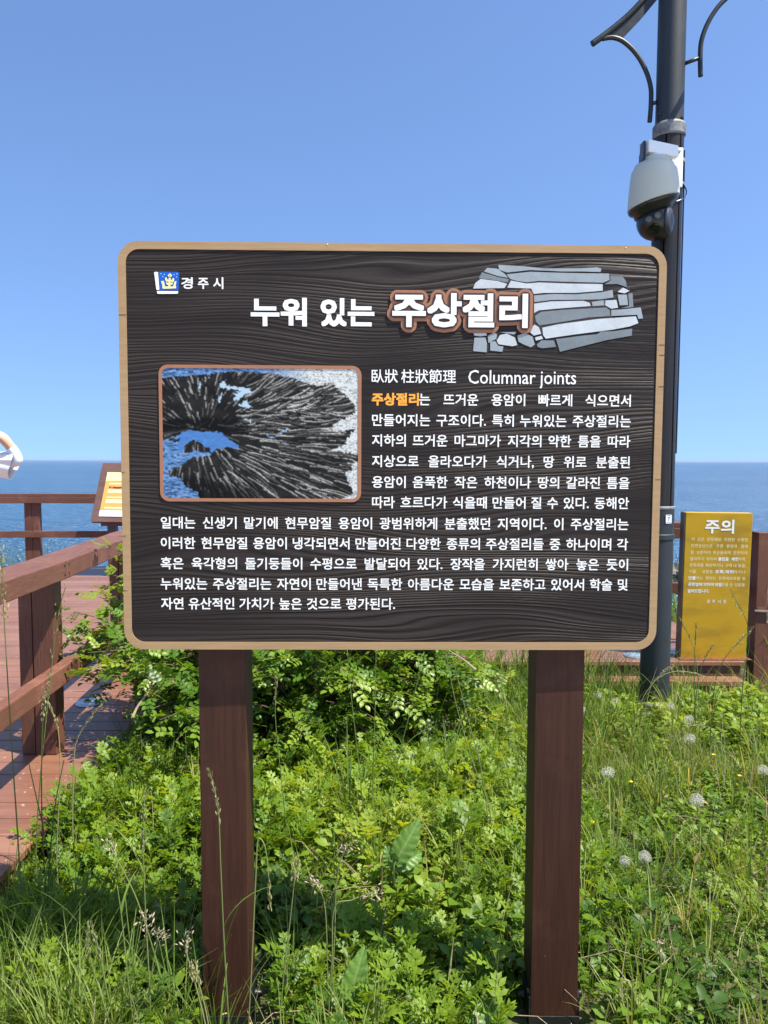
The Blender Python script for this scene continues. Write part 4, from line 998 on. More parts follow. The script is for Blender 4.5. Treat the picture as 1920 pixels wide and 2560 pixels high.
def rotz(v, a): c, s = math.cos(a), math.sin(a); return np.stack([v[:, 0] * c - v[:, 1] * s, v[:, 0] * s + v[:, 1] * c, v[:, 2]], 1)
def roty(v, a): c, s = math.cos(a), math.sin(a); return np.stack([v[:, 0] * c + v[:, 2] * s, v[:, 1], -v[:, 0] * s + v[:, 2] * c], 1)
def rotx(v, a): c, s = math.cos(a), math.sin(a); return np.stack([v[:, 0], v[:, 1] * c - v[:, 2] * s, v[:, 1] * s + v[:, 2] * c], 1)

def lobed_leaf(L, r_):
    """a deeply cut, mugwort-like leaf"""
    parts = []; dr = r_.uniform(0.15, 0.5)
    zf = lambda t_: L * (0.18 * t_ - dr * t_ * t_)
    ax = leaf_card(L * 0.72, L * 0.15, 0, 3, 0.1)
    ax[0][:, 2] = [zf(x / L) for x in ax[0][:, 0]]; parts.append(ax)
    for t_, ln, an in ((0.34, 0.30, 62), (0.55, 0.36, 48), (0.72, 0.27, 36)):
        for s_ in (1, -1):
            l_ = ln * L * r_.uniform(0.85, 1.15)
            q = leaf_card(l_, l_ * 0.50, 0.25, 2, 0.15); v = rotz(q[0], s_ * R(an)); v[:, 0] += t_ * L; v[:, 2] += zf(t_) + np.hypot(v[:, 0] - t_ * L, v[:, 1]) * 0.12
            parts.append((v, q[1]))
    q = leaf_card(L * 0.36, L * 0.20, 0.3, 2, 0.15); v = q[0].copy(); v[:, 0] += 0.66 * L; v[:, 2] += zf(0.68) - 0.05 * v[:, 0]; parts.append((v, q[1]))
    return merge(parts)

def strip(p0, p1, w_):
    p0, p1 = np.array(p0), np.array(p1)
    o = np.array([w_, 0, 0]); o2 = np.array([-w_ * .5, w_ * .8, 0]); o3 = np.array([-w_ * .5, -w_ * .8, 0])
    v = np.array([p0 + o, p0 + o2, p0 + o3, p1 + o * .6, p1 + o2 * .6, p1 + o3 * .6])
    return v, np.array([(0, 1, 4), (0, 4, 3), (1, 2, 5), (1, 5, 4), (2, 0, 3), (2, 3, 5)])

def weed(seed, h=0.20, n=9, L=0.085):
    r_ = random.Random(seed); parts = []
    lean = (r_.uniform(-.3, .3), r_.uniform(-.3, .3))
    tip = (lean[0] * h, lean[1] * h, h); parts.append(strip((0, 0, 0), tip, 0.002))
    for i in range(n):
        t_ = 0.12 + 0.88 * (i / (n - 1)) ** 0.8; l_ = L * (1.0 - 0.45 * t_ ** 2) * r_.uniform(0.75, 1.2)
        v, f = lobed_leaf(l_, r_); v = rotx(v, r_.uniform(-.4, .4)); v = roty(v, -R(r_.uniform(5, 40) + 30 * t_)); v = rotz(v, i * 2.4 + r_.uniform(-.4, .4))
        v = v + np.array([lean[0] * h * t_, lean[1] * h * t_, h * t_]); parts.append((v, f))
    return merge(parts)

def oval_weed(seed, h=0.10, n=12, L=0.04):
    r_ = random.Random(seed); parts = []
    for i in range(n):
        l_ = L * r_.uniform(0.7, 1.3); v, f = leaf_card(l_, l_ * r_.uniform(0.5, 0.75), r_.uniform(.1, .4), 3, 0.2)
        hh = h * r_.uniform(0.3, 1.1); a = i * 2.4 + r_.uniform(-.5, .5); rad = r_.uniform(0.0, 0.05)
        v = rotx(v, r_.uniform(-.5, .5)); v = roty(v, -R(r_.uniform(-5, 45))); v = rotz(v, a) + np.array([rad * math.cos(a), rad * math.sin(a), hh]); parts.append((v, f))
        parts.append(strip((0, 0, 0), (rad * math.cos(a), rad * math.sin(a), hh), 0.0011))
    return merge(parts)

def blade(L, W, bend, seg=6):
    v, f = [], []
    for i in range(seg + 1):
        t_ = i / seg; a = bend * t_
        x = L * (1 - math.cos(a)) / max(bend, 1e-3) if bend > 1e-3 else 0; z = L * math.sin(a) / bend if bend > 1e-3 else L * t_
        wd = W * (1 - t_ ** 2.2) * 0.5 + 0.0001
        v += [(x, wd, z), (x + W * 0.12, 0, z - W * 0.1), (x, -wd, z)]
    for i in range(seg):
        a, c = 3 * i, 3 * i + 3
        f += [(a, a + 1, c + 1), (a, c + 1, c), (a + 1, a + 2, c + 2), (a + 1, c + 2, c + 1)]
    return np.array(v), np.array(f)

def tuft(seed, n=14, L=0.3, W=0.005, spread=0.035, bend=1.1):
    r_ = random.Random(seed); parts = []
    for i in range(n):
        v, f = blade(L * r_.uniform(0.5, 1.15), W * r_.uniform(0.6, 1.3), r_.uniform(0.15, bend), 6)
        v = roty(v, R(r_.uniform(-4, 14))); a = r_.uniform(0, 6.28); v = rotz(v, a); d = r_.uniform(0, spread); parts.append((v + np.array([d * math.cos(a), d * math.sin(a), 0]), f))
    return merge(parts)

def scatter(items):
    """items: (template, x, y, z, scale, rot, tint) -> arrays"""
    V, F_, T, n = [], [], [], 0
    for (v, f), x, y_, z, s, a, tn_ in items:
        q = rotz(v * s, a) + np.array([x, y_, z]); V.append(q); F_.append(f + n); n += len(v)
        hgt = v[:, 2]; T.append(np.full(len(v), tn_) + nrng.normal(0, 0.05, len(v)))
    return np.concatenate(V), np.concatenate(F_), np.clip(np.concatenate(T), 0, 1)

WEEDS = [weed(i, 0.11 + 0.02 * (i % 4), 7 + i % 3, 0.092 + 0.008 * (i % 3)) for i in range(10)]
OVALS = [oval_weed(50 + i, 0.085, 13, 0.028) for i in range(6)]
SHORT = [tuft(80 + i, 12, 0.17, 0.0035, 0.03, 1.4) for i in range(6)]
TALL = [tuft(120 + i, 16, 0.42, 0.0055, 0.05, 1.35) for i in range(8)]
BX, BY = -0.42, 3.95                                           # heart of the shrub

def in_shrub(x, y_, g=0.0): return ((x - BX) / (1.05 - g)) ** 2 + ((y_ - BY) / (0.62 - g)) ** 2 < 1
items = []
def ok(x, y_):
    if y_ > 4.9 and x > 0.55: return False
    if y_ > 5.05: return False
    if x < -1.28: return False
    if abs(x - PX) < 0.1 and abs(y_ - PY) < 0.1: return False
    return True
def patch(x, y_, s, o): return noise.noise((x * s + o, y_ * s, o * 1.7))
cnt = 0
while cnt < 4600:
    y_ = 1.45 + 3.6 * rng.random() ** 0.85; hw = 0.56 * y_ + 0.25; x = rng.uniform(max(-1.3, -hw), hw)
    if not ok(x, y_) or (in_shrub(x, y_, 0.15) and rng.random() < 0.8): continue
    bare = patch(x, y_, 1.6, 4.0) + 0.5 * patch(x, y_, 5, 9)
    if x > 0.75 and bare > 0.42 and rng.random() < 0.8: continue
    if 1.4 < y_ < 2.0 and min(abs(x + 0.40), abs(x - 0.43)) < 0.15: continue
    low = 0.66 if x > 0.85 else 1.0
    if x > 1.15 and y_ > 3.7 and rng.random() < 0.6: items.append((rng.choice(OVALS), x, y_, ground_z(x, y_) - 0.01, rng.uniform(0.9, 1.5), rng.uniform(0, 6.28), rng.uniform(0.55, 1.0))); cnt += 1; continue
    sel = patch(x, y_, 1.4, 1.0) + rng.uniform(-.25, .25)
    tint = 0.50 + 0.55 * patch(x, y_, 2.2, 2.0) + rng.uniform(-.34, .32)
    z = ground_z(x, y_) - 0.01
    if sel > -0.16:
        s = rng.uniform(0.45, 1.0) * low * (1.3 if rng.random() < 0.10 else 1.0)
        if 2.6 < y_ < 3.4 and x < 0.6: s *= 1.35
        items.append((rng.choice(WEEDS), x, y_, z, s, rng.uniform(0, 6.28), tint))
    else:
        items.append((rng.choice(OVALS), x, y_, z, rng.uniform(0.7, 1.5) * low, rng.uniform(0, 6.28), tint - 0.05))
    cnt += 1
V, Fq, T = scatter(items)
tag(npmesh('weed_cover', V, Fq, M['leaf'], tint=T), 'bright green leafy weeds covering the ground around the posts', 'ground cover', kind='stuff')

items = []
for _ in range(2100):
    y_ = 1.5 + 3.5 * rng.random(); hw = 0.56 * y_ + 0.2; x = rng.uniform(max(-1.3, -hw), hw)
    if not ok(x, y_): continue
    if 1.4 < y_ < 2.0 and min(abs(x + 0.40), abs(x - 0.43)) < 0.13: continue
    if (x > 1.0 and y_ > 3.7 or x < 0.6 or y_ < 3.1) and rng.random() < 0.62: continue
    items.append((rng.choice(SHORT), x, y_, ground_z(x, y_), rng.uniform(0.6, 1.6), rng.uniform(0, 6.28), min(1, rng.uniform(0.25, 0.8) + (0.35 if rng.random() < 0.18 else 0))))
def clump(cx, cy, rx, ry, n, s0, s1, t0, t1):
    for _ in range(n):
        x, y_ = rng.gauss(cx, rx), rng.gauss(cy, ry)
        if not ok(x, y_): continue
        items.append((rng.choice(TALL), x, y_, ground_z(x, y_), rng.uniform(s0, s1), rng.uniform(0, 6.28), rng.uniform(t0, t1)))
clump(-0.95, 2.15, 0.14, 0.14, 24, 0.55, 0.95, 0.0, 0.35)      # dark tussock at the lower left
clump(-0.70, 1.95, 0.25, 0.12, 10, 0.6, 0.95, 0.3, 0.7)
clump(1.0, 3.95, 0.22, 0.22, 34, 0.6, 1.05, 0.05, 0.7)
clump(0.95, 4.55, 0.28, 0.14, 46, 0.95, 1.45, 0.1, 0.65)
clump(1.85, 4.6, 0.35, 0.14, 16, 0.7, 1.15, 0.2, 0.8)
clump(0.75, 3.0, 0.18, 0.3, 12, 0.6, 1.0, 0.3, 0.85)       # round the lamp column
clump(2.0, 3.7, 0.30, 0.20, 16, 0.5, 0.95, 0.0, 0.5)
clump(1.5, 3.6, 0.25, 0.15, 12, 0.4, 0.7, 0.0, 0.4)
clump(0.85, 3.4, 0.25, 0.35, 20, 0.5, 0.95, 0.1, 0.8)
clump(0.20, 3.25, 0.35, 0.3, 22, 0.7, 1.2, 0.2, 0.6)
clump(-1.0, 3.2, 0.15, 0.3, 26, 0.5, 0.9, 0.1, 0.5)
clump(1.45, 2.6, 0.25, 0.25, 10, 0.5, 0.9, 0.5, 0.95)
clump(-0.66, 1.82, 0.10, 0.06, 12, 0.6, 0.95, 0.45, 0.78)
clump(-0.95, 1.9, 0.10, 0.08, 12, 0.55, 0.9, 0.4, 0.75)
clump(-0.2, 1.75, 0.15, 0.05, 5, 0.4, 0.7, 0.4, 0.75)
clump(0.9, 3.9, 0.25, 0.3, 16, 0.5, 0.9, 0.3, 0.85)
clump(0.35, 2.9, 0.3, 0.35, 14, 0.6, 1.0, 0.3, 0.8)
V, Fq, T = scatter(items)
tag(npmesh('grass_cover', V, Fq, M['grass'], tint=T), 'green and straw coloured grass growing among the weeds', 'grass', kind='stuff')
# dry stems and fallen straw caught among the weeds
m = MB()
for _ in range(700):
    y_ = 1.6 + 3.2 * rng.random() ** 0.9; hw = 0.56 * y_ + 0.2; x = rng.uniform(max(-1.2, -hw), hw)
    if not ok(x, y_): continue
    g = ground_z(x, y_); a = rng.uniform(0, 6.28); up = rng.random() < 0.35; L = rng.uniform(0.06, 0.24)
    p = Vector((x, y_, g + rng.uniform(0.0, 0.10))); d = Vector((math.cos(a) * (0.25 if up else 1), math.sin(a) * (0.25 if up else 1), 1.0 if up else rng.uniform(-.05, .3))).normalized()
    k = d.orthogonal() * L * rng.uniform(-.12, .12)
    m.tube([p, p + d * L * 0.5 + k, p + d * L], [0.0013, 0.0011, 0.0006], 4, False)
o = m.build('dry_straw', M['straw']); tag(o, 'dry brown stems and straw lying among the weeds', 'straw', kind='stuff')
lv_ = []
for _ in range(420):
    y_ = 1.6 + 3.0 * rng.random() ** 0.9; hw = 0.56 * y_ + 0.2; x = rng.uniform(max(-1.2, -hw), hw)
    if not ok(x, y_) or in_shrub(x, y_): continue
    v, f = leaf_card(rng.uniform(0.02, 0.05), rng.uniform(0.008, 0.018), rng.uniform(-.5, .8), 3, rng.uniform(.2, .9)); v = rotx(v, rng.uniform(-1, 1)); v = roty(v, rng.uniform(-1, .6))
    lv_.append(((v, f), x, y_, ground_z(x, y_) + rng.uniform(0.005, 0.09), 1, rng.uniform(0, 6.28), rng.uniform(0.3, 1)))
V, Fq, T = scatter(lv_)
tag(npmesh('dead_leaves', V, Fq, M['dead'], tint=T), 'curled dead leaves scattered through the ground cover', 'leaf litter', kind='stuff')
# grass beyond the deck, on the edge of the slope
items = []
for _ in range(260):
    x, y_ = rng.choice([rng.uniform(-7.5, -4.2), rng.uniform(2.3, 5.5)]), rng.uniform(5.4, 9.7)
    if x < 0: y_ = rng.uniform(9.7, 10.6)
    items.append((rng.choice(TALL), x, y_, ground_z(x, y_) + 0.02, rng.uniform(1.2, 2.4), rng.uniform(0, 6.28), rng.uniform(0.1, 0.6)))
V, Fq, T = scatter(items)
tag(npmesh('slope_grass', V, Fq, M['grass'], tint=T), 'tall grass on the slope beyond the boardwalk', 'grass', kind='stuff')

# ---- the shrub
shrub = thing('rose_shrub', 'wide green shrub of small oval leaflets spilling over the planks behind the board', 'shrub', (BX, BY, ground_z(BX, BY)))
def compound(seed):
    r_ = random.Random(seed); parts = [strip((0, 0, 0), (0.075, 0, -0.006), 0.0009)]
    for t_, s_ in ((0.25, 1), (0.25, -1), (0.5, 1), (0.5, -1), (0.75, 1), (0.75, -1), (1, 0)):
        l_ = 0.030 * r_.uniform(0.85, 1.2); v, f = leaf_card(l_, l_ * 0.58, 0.25, 3, 0.22); v = rotz(v, s_ * R(r_.uniform(50, 68))); v = v + np.array([0.08 * t_, 0, 0.003 - 0.012 * t_ * t_]); parts.append((v, f))
    return merge(parts)
COMP = [compound(300 + i) for i in range(8)]
sr_ = random.Random(5)
tips = []
for i in range(235):
    while True:
        d = Vector((sr_.gauss(0, 1), sr_.gauss(0, 1), sr_.uniform(-0.25, 1.1)))
        if d.length > 0.2: break
    d.normalize(); k = sr_.uniform(0.72, 1.05)
    tips.append(Vector((BX + d.x * 1.08 * k, BY + d.y * 0.70 * k, 0.22 + max(-0.1, d.z) * 0.86 * k)))
for fx_, fy_, d in ((160, 1322, 3.5), (232, 1178, 3.75), (170, 1372, 3.6), (190, 1410, 3.45), (215, 1290, 3.7), (240, 1240, 3.7), (158, 1440, 3.5), (205, 1345, 3.5), (250, 1400, 3.4), (255, 1200, 3.8), (345, 1555, 3.1), (380, 1600, 3.0), (330, 1500, 3.2), (420, 1560, 3.1), (175, 1400, 3.55), (205, 1425, 3.45), (230, 1370, 3.6), (245, 1330, 3.7), (150, 1405, 3.6), (185, 1385, 3.7), (222, 1440, 3.4), (262, 1430, 3.35), (240, 1460, 3.3), (200, 1460, 3.4), (258, 1280, 3.75), (290, 1440, 3.3), (310, 1470, 3.25)):
    tips.append(at(fx_ * K, fy_ * K, d))
tw = MB(); items = []; LV, LF, LT_, ln_ = [], [], [], 0
for tp_ in tips:
    if tp_.x < -1.28 and tp_.z < DZ + 0.2: continue
    base = Vector((BX + sr_.gauss(0, 0.22) + 0.15 * (tp_.x - BX), BY + sr_.gauss(0, 0.12), 0.05)); mid = base.lerp(tp_, 0.5) + Vector((0, 0, 0.22 + 0.12 * sr_.random()))
    path = [base * (1 - t_) ** 2 + mid * 2 * t_ * (1 - t_) + tp_ * t_ ** 2 for t_ in np.linspace(0, 1, 9)]
    tw.tube(path, [0.0055 * (1 - 0.8 * t_) + 0.0008 for t_ in np.linspace(0, 1, 9)], 5, False)
    bt = sr_.uniform(0.25, 0.8)
    for j in range(23):
        t_ = 0.30 + 0.70 * (j / 22) ** 0.85; q = base * (1 - t_) ** 2 + mid * 2 * t_ * (1 - t_) + tp_ * t_ ** 2
        q = q + Vector((sr_.gauss(0, 0.035), sr_.gauss(0, 0.035), sr_.gauss(0.01, 0.03))) * (1.0 if t_ < 0.95 else 0.3)
        if q.x < -1.24 and q.z < DZ + 0.05: continue
        v, f = COMP[sr_.randrange(8)]; v = rotx(v * sr_.uniform(0.75, 1.25), sr_.uniform(-.7, .7)); v = roty(v, R(sr_.uniform(-55, 35))); v = rotz(v, sr_.uniform(0, 6.28)) + np.array(q)
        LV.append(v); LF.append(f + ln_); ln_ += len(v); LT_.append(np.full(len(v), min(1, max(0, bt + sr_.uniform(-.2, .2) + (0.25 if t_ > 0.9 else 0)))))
tw.build('stems', M['twig'], shrub, smooth=True)
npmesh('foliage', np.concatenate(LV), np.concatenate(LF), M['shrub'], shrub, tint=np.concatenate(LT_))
for a, c, d in (((1370, 905), (1100, 1300), 3.25),):
    pass
def dry(ptsxy, d0, d1, r_, label):
    P = [at(x, y_, d0 + (d1 - d0) * i / (len(ptsxy) - 1)) for i, (x, y_) in enumerate(ptsxy)]
    b = MB(); b.tube(smooth_path(P, 4), [r_ * (1 - 0.6 * i / (4 * (len(P) - 1))) for i in range(4 * (len(P) - 1) + 1)], 6)
    tag(b.build('dry_twig', M['dry_twig'], loc=P[0]), label, 'twig', 'bare twigs in the shrub')
dry([(332, 1792), (345, 1765), (372, 1728), (392, 1695), (408, 1672)], 3.2, 3.3, 0.006, 'bare pale twig slanting up in front of the dark shrub left of the left post')
dry([(290, 1668), (312, 1658), (332, 1645)], 3.4, 3.4, 0.005, 'short bare twig just under the lower left corner of the board')
dry([(1190, 1675), (1160, 1650), (1125, 1628)], 3.3, 3.4, 0.005, 'bare straw coloured twig under the bottom edge of the board near the right post')

# ---- countable plants
def stalk(pts, d, head, label, hl=0.22, tint=0.4, r_=0.0016, bl=None, group='tall grass stalks in the foreground'):
    """a single grass stem through photo points (tip first) at depth d, rooted in the soil"""
    P = [at(x, y_, d) for x, y_ in pts][::-1]
    g = ground_z(P[0].x, P[0].y)
    if P[0].z > g: P = [Vector((P[0].x + 0.01, P[0].y, g - 0.01))] + P
    t_ = thing('grass_stalk', label, 'grass stalk', (P[0].x, P[0].y, g), group)
    path = smooth_path(P, 6); m = MB(); m.tube(path, [r_ * (1.2 - 0.6 * i / len(path)) for i in range(len(path))], 5)
    o = m.build('stem', M['stalk'], t_, smooth=True); a_ = o.data.attributes.new('tint', 'FLOAT', 'POINT'); a_.data.foreach_set('value', np.full(len(o.data.vertices), tint, np.float32))
    rr_ = random.Random(label); parts = []
    L = sum((path[i + 1] - path[i]).length for i in range(len(path) - 1)); acc = 0
    if head:
        n_ = {'spike': 46, 'dense': 70, 'tuft': 40, 'sparse': 26}[head]
        for j in range(n_):
            f_ = rr_.random(); s_ = L - f_ * hl; acc = 0; q = path[-1]; dr = (path[-1] - path[-2]).normalized()
            for i in range(len(path) - 1):
                e = (path[i + 1] - path[i]).length
                if acc + e >= s_: q = path[i].lerp(path[i + 1], (s_ - acc) / e); dr = (path[i + 1] - path[i]).normalized(); break
                acc += e
            l_ = {'spike': 0.014, 'dense': 0.013, 'tuft': 0.012, 'sparse': 0.013}[head] * rr_.uniform(0.8, 1.3); v, f = leaf_card(l_, l_ * 0.26, 0, 2, 0.4)
            sprd = {'spike': 14, 'dense': 28, 'tuft': 60, 'sparse': 18}[head]; off = {'spike': 0.002, 'dense': 0.005, 'tuft': 0.009, 'sparse': 0.008}[head]
            d_ = (dr + Vector((rr_.gauss(0, 1), rr_.gauss(0, 1), rr_.gauss(0, 1))) * math.tan(R(sprd)) * 0.5).normalized()
            qm = np.array(d_.to_track_quat('X', 'Z').to_matrix()); v = rotx(v, rr_.uniform(0, 6.28)) @ qm.T + np.array(q) + np.array([rr_.gauss(0, off), rr_.gauss(0, off), rr_.gauss(0, off)]); parts.append((v, f))
        V_, F2 = merge(parts); npmesh('seed_head', V_, F2, M['seed'], t_, tint=np.clip(nrng.normal({'spike': .3, 'dense': .45, 'tuft': .95, 'sparse': .35}[head], .12, len(V_)), 0, 1))
    if bl:
        parts = []
        for f_, ln, az in bl:
            q = path[int(f_ * (len(path) - 1))]; v, f = blade(ln, 0.006, 1.2); v = roty(v, R(20)); parts.append((rotz(v, az) + np.array(q), f))
        V_, F2 = merge(parts); npmesh('leaf_blade', V_, F2, M['grass'], t_, tint=np.full(len(V_), tint))
STALKS = [
 ([(523, 1925), (545, 2020), (552, 2170), (560, 2350), (572, 2560)], 1.74, 'spike', 'grass stalk with slender green seed head crossing the left sign post', 0.13, .45, [(0.45, 0.16, 0.2)]),
 ([(220, 2310), (222, 2380), (250, 2480), (275, 2570)], 1.78, 'spike', 'short green seed spike, leftmost of the pair at the bottom left', 0.10, .5, None),
 ([(228, 2312), (246, 2370), (262, 2450), (285, 2570)], 1.80, 'spike', 'green seed spike leaning on the leftmost one at the bottom left', 0.10, .55, None),
 ([(293, 2215), (305, 2300), (318, 2430), (335, 2570)], 1.80, None, 'bare upright green grass stem right of the spike pair', 0, .5, [(0.8, 0.12, 1.4)]),
 ([(312, 2230), (322, 2330), (340, 2470), (352, 2570)], 1.84, None, 'bare grass stem with broad sheath in the bottom left tussock', 0, .5, None),
 ([(364, 2285), (366, 2330), (372, 2430), (378, 2570)], 1.82, 'tuft', 'grass stalk with fluffy beige tuft left of the left sign post', 0.04, .6, None),
 ([(408, 2335), (396, 2348), (380, 2430), (372, 2570)], 1.86, 'tuft', 'grass stalk with small beige tuft bending right', 0.02, .6, None),
 ([(468, 2338), (466, 2380), (480, 2430), (515, 2570)], 1.80, 'tuft', 'brown tufted grass stalk close to the left sign post foot', 0.05, .7, None),
 ([(480, 2412), (500, 2470), (522, 2570)], 1.76, 'dense', 'short purple brown seed spike at the foot of the left sign post', 0.05, .7, None),
 ([(263, 2098), (285, 2135), (320, 2200), (350, 2270), (390, 2400), (430, 2570)], 1.92, 'tuft', 'long stalk arching left with a purple tuft over the weeds', 0.05, .55, None),
 ([(362, 1985), (358, 2100), (362, 2240), (370, 2400), (378, 2570)], 1.95, 'spike', 'tall pale green stalk with long seed head left of the left sign post', 0.16, .55, [(0.6, 0.2, 2.6)]),
 ([(165, 1465), (150, 1520), (132, 1640), (115, 1800), (100, 1960), (90, 2150)], 2.45, 'sparse', 'tall stalk with open feathery head in front of the railing post', 0.30, .35, None),
 ([(125, 1690), (112, 1750), (105, 1850), (104, 2000), (110, 2160)], 2.40, 'dense', 'dark green seed head in front of the foot of the railing post', 0.16, .15, None),
 ([(110, 1745), (130, 1780), (146, 1830), (150, 1950), (142, 2150)], 2.42, 'spike', 'pale bent seed spike crossing the foot of the railing post', 0.12, .75, None),
 ([(4, 1375), (8, 1500), (18, 1680), (30, 1880), (45, 2100)], 2.2, 'dense', 'thick cream seed head at the very left edge', 0.22, .3, None),
 ([(250, 1765), (222, 1800), (195, 1845), (185, 1900), (182, 2080)], 2.6, 'spike', 'pale nodding seed spike over the planks beside the deck light', 0.16, .8, None),
 ([(70, 1900), (90, 1990), (110, 2080), (130, 2200)], 2.3, None, 'dark bare grass stem over the planks at the lower left', 0, .1, None),
 ([(160, 1900), (140, 2000), (128, 2100), (120, 2250)], 2.3, None, 'dark bare grass stem leaning right over the planks', 0, .1, None),
 ([(690, 1690), (688, 1780), (695, 1870), (705, 1960), (715, 2060)], 2.7, 'spike', 'seed spike standing against the shrub right of the left post', 0.12, .5, None),
 ([(868, 1625), (876, 1720), (890, 1850), (902, 1960), (912, 2060)], 2.75, None, 'thin grey green stem between the sign posts, left of centre', 0, .5, None),
 ([(940, 1625), (938, 1740), (935, 1880), (930, 2040)], 2.8, 'sparse', 'tall sparse seed stalk in the middle between the sign posts', 0.2, .5, None),
 ([(1060, 1630), (1030, 1760), (995, 1900), (970, 2040)], 2.7, None, 'thin stem leaning right between the sign posts', 0, .5, [(0.5, 0.2, 0.3)]),
 ([(1115, 1635), (1140, 1760), (1180, 1900), (1225, 2030)], 2.7, None, 'long pale straw stem leaning left beside the right post', 0, .6, None),
 ([(1130, 1640), (1165, 1780), (1200, 1910), (1218, 2030)], 2.75, None, 'second pale straw stem leaning left beside the right post', 0, .6, None),
 ([(675, 2265), (672, 2200), (668, 2150), (660, 2110), (645, 2100), (640, 2180), (630, 2400), (622, 2570)], 1.85, 'spike', 'nodding pale seed spike just right of the left sign post', 0.10, .6, None),
 ([(738, 2150), (735, 2210), (722, 2330), (708, 2450), (700, 2570)], 1.90, 'dense', 'narrow beige seed spike on a straight stem right of the left post', 0.06, .6, None),
 ([(890, 2100), (862, 2125), (842, 2200), (836, 2350), (825, 2570)], 1.92, 'tuft', 'tall stalk with the upper beige tuft between the posts', 0.06, .6, None),
 ([(948, 2225), (918, 2235), (880, 2250), (836, 2270), (830, 2400), (820, 2570)], 1.90, 'tuft', 'stalk with beige tuft bending right between the posts', 0.05, .6, None),
 ([(775, 2195), (800, 2225), (815, 2300), (822, 2570)], 1.94, 'tuft', 'stalk with beige tuft bending left between the posts', 0.04, .6, None),
 ([(1880, 1572), (1840, 1612), (1810, 1650), (1790, 1700), (1780, 1780), (1775, 1880)], 3.6, 'dense', 'dark seed spike slanting up across the right half of the yellow board', 0.16, .15, None),
 ([(1783, 1612), (1765, 1640), (1750, 1680), (1738, 1760), (1730, 1880)], 3.6, 'spike', 'short dark spike in front of the foot of the yellow board', 0.10, .2, None),
 ([(1740, 1562), (1738, 1610), (1735, 1680), (1738, 1780), (1742, 1880)], 3.7, 'spike', 'upright spike in front of the left half of the yellow board', 0.10, .25, None),
 ([(1700, 1545), (1722, 1590), (1736, 1630), (1745, 1700), (1750, 1850)], 3.6, 'spike', 'thin spike arching left across the left edge of the yellow board', 0.12, .5, None),
 ([(1825, 1472), (1850, 1520), (1868, 1560), (1872, 1620), (1858, 1700), (1850, 1850)], 3.5, 'dense', 'tall dark spike nodding left before the upper right of the yellow board', 0.14, .12, None),
 ([(1685, 1664), (1660, 1680), (1640, 1700), (1626, 1720), (1610, 1790), (1600, 1900)], 3.6, 'dense', 'pale seed spike leaning right in front of the lamp column foot', 0.12, .8, None),
 ([(1795, 1706), (1760, 1690), (1720, 1680), (1680, 1680), (1640, 1700), (1600, 1760), (1580, 1850)], 3.5, 'spike', 'long pale stem arching right in front of the lamp column foot', 0.2, .7, None),
 ([(1760, 1815), (1735, 1812), (1712, 1822), (1690, 1845), (1665, 1890), (1650, 1960)], 3.1, 'dense', 'pale nodding spike among the dandelions right of the right post', 0.10, .85, None),
 ([(1645, 2345), (1652, 2400), (1645, 2480), (1638, 2570)], 1.95, 'tuft', 'grey tufted stalk at the bottom right of the right sign post', 0.05, .8, None),
 ([(1792, 1990), (1775, 2080), (1755, 2180), (1745, 2290)], 2.6, None, 'dark thin stem standing in the weeds at the right', 0, .15, None),
 ([(1580, 2060), (1588, 2160), (1600, 2260), (1610, 2360)], 2.4, None, 'thin green stem in the weeds right of the right post', 0, .4, None),
]
for pts_, d, hd, lb, hl, tn_, bl_ in STALKS:
    stalk(pts_, d, hd, lb, hl or 0.1, tn_, 0.0019 if d < 2.2 else 0.0020, bl_)

def dandelion_head(r_, seed=3, keep=1.0):
    rr_ = random.Random(seed); parts = []; bald = Vector((rr_.gauss(0, 1), rr_.gauss(0, 1), 0.4)).normalized()
    for i in range(105):
        z = 1 - 2 * (i + 0.5) / 105
        if z < -0.75: continue
        a = i * 2.39996; q = Vector((math.sqrt(1 - z * z) * math.cos(a), math.sqrt(1 - z * z) * math.sin(a), z))
        if q.dot(bald) > 2 * keep - 1 + rr_.uniform(-.25, .25): continue
        s0 = q.orthogonal().normalized(); s1 = q.cross(s0); w0 = 0.00022
        parts.append((np.array([q * 0.12 * r_ + s0 * w0, q * 0.12 * r_ - s0 * w0, q * r_ * 0.9]), np.array([(0, 1, 2)])))
        for k in range(7):
            an = 6.28 * k / 7 + rr_.random(); e = (s0 * math.cos(an) + s1 * math.sin(an)); e2 = q.cross(e)
            tip = q * r_ * rr_.uniform(0.98, 1.08) + e * r_ * 0.26
            parts.append((np.array([q * r_ * 0.88 + e2 * 0.0004, q * r_ * 0.88 - e2 * 0.0004, tip]), np.array([(0, 1, 2)])))
    return merge(parts)
DHS = [dandelion_head(0.021, 3, 1.2), dandelion_head(0.022, 4, 0.82), dandelion_head(0.020, 5, 0.66), dandelion_head(0.021, 6, 1.2)]
DAND = [(1493, 1738, 'dandelion clock, left one of the pair beside the top of the right sign post'), (1538, 1752, 'dandelion clock, right one of the pair left of the lamp column'), (1676, 1766, 'dandelion clock in front of the foot of the lamp column'),
        (1724, 1846, 'dandelion clock in the shade below the lamp column foot'), (1520, 1931, 'white dandelion clock low beside the right sign post'), (1742, 2001, 'dandelion clock in the sunny middle of the right weeds'), (1908, 1926, 'dandelion clock at the right edge of the picture'),
        (1562, 2153, 'larger dandelion clock, left one of the nearest pair'), (1612, 2142, 'larger dandelion clock, right one of the nearest pair'), (1722, 1798, 'half hidden dandelion clock right of the lamp column foot'), (1458, 1775, 'dandelion clock tucked against the right sign post'), (1743, 2010 - 245, 'dandelion clock below the yellow board')][:11]
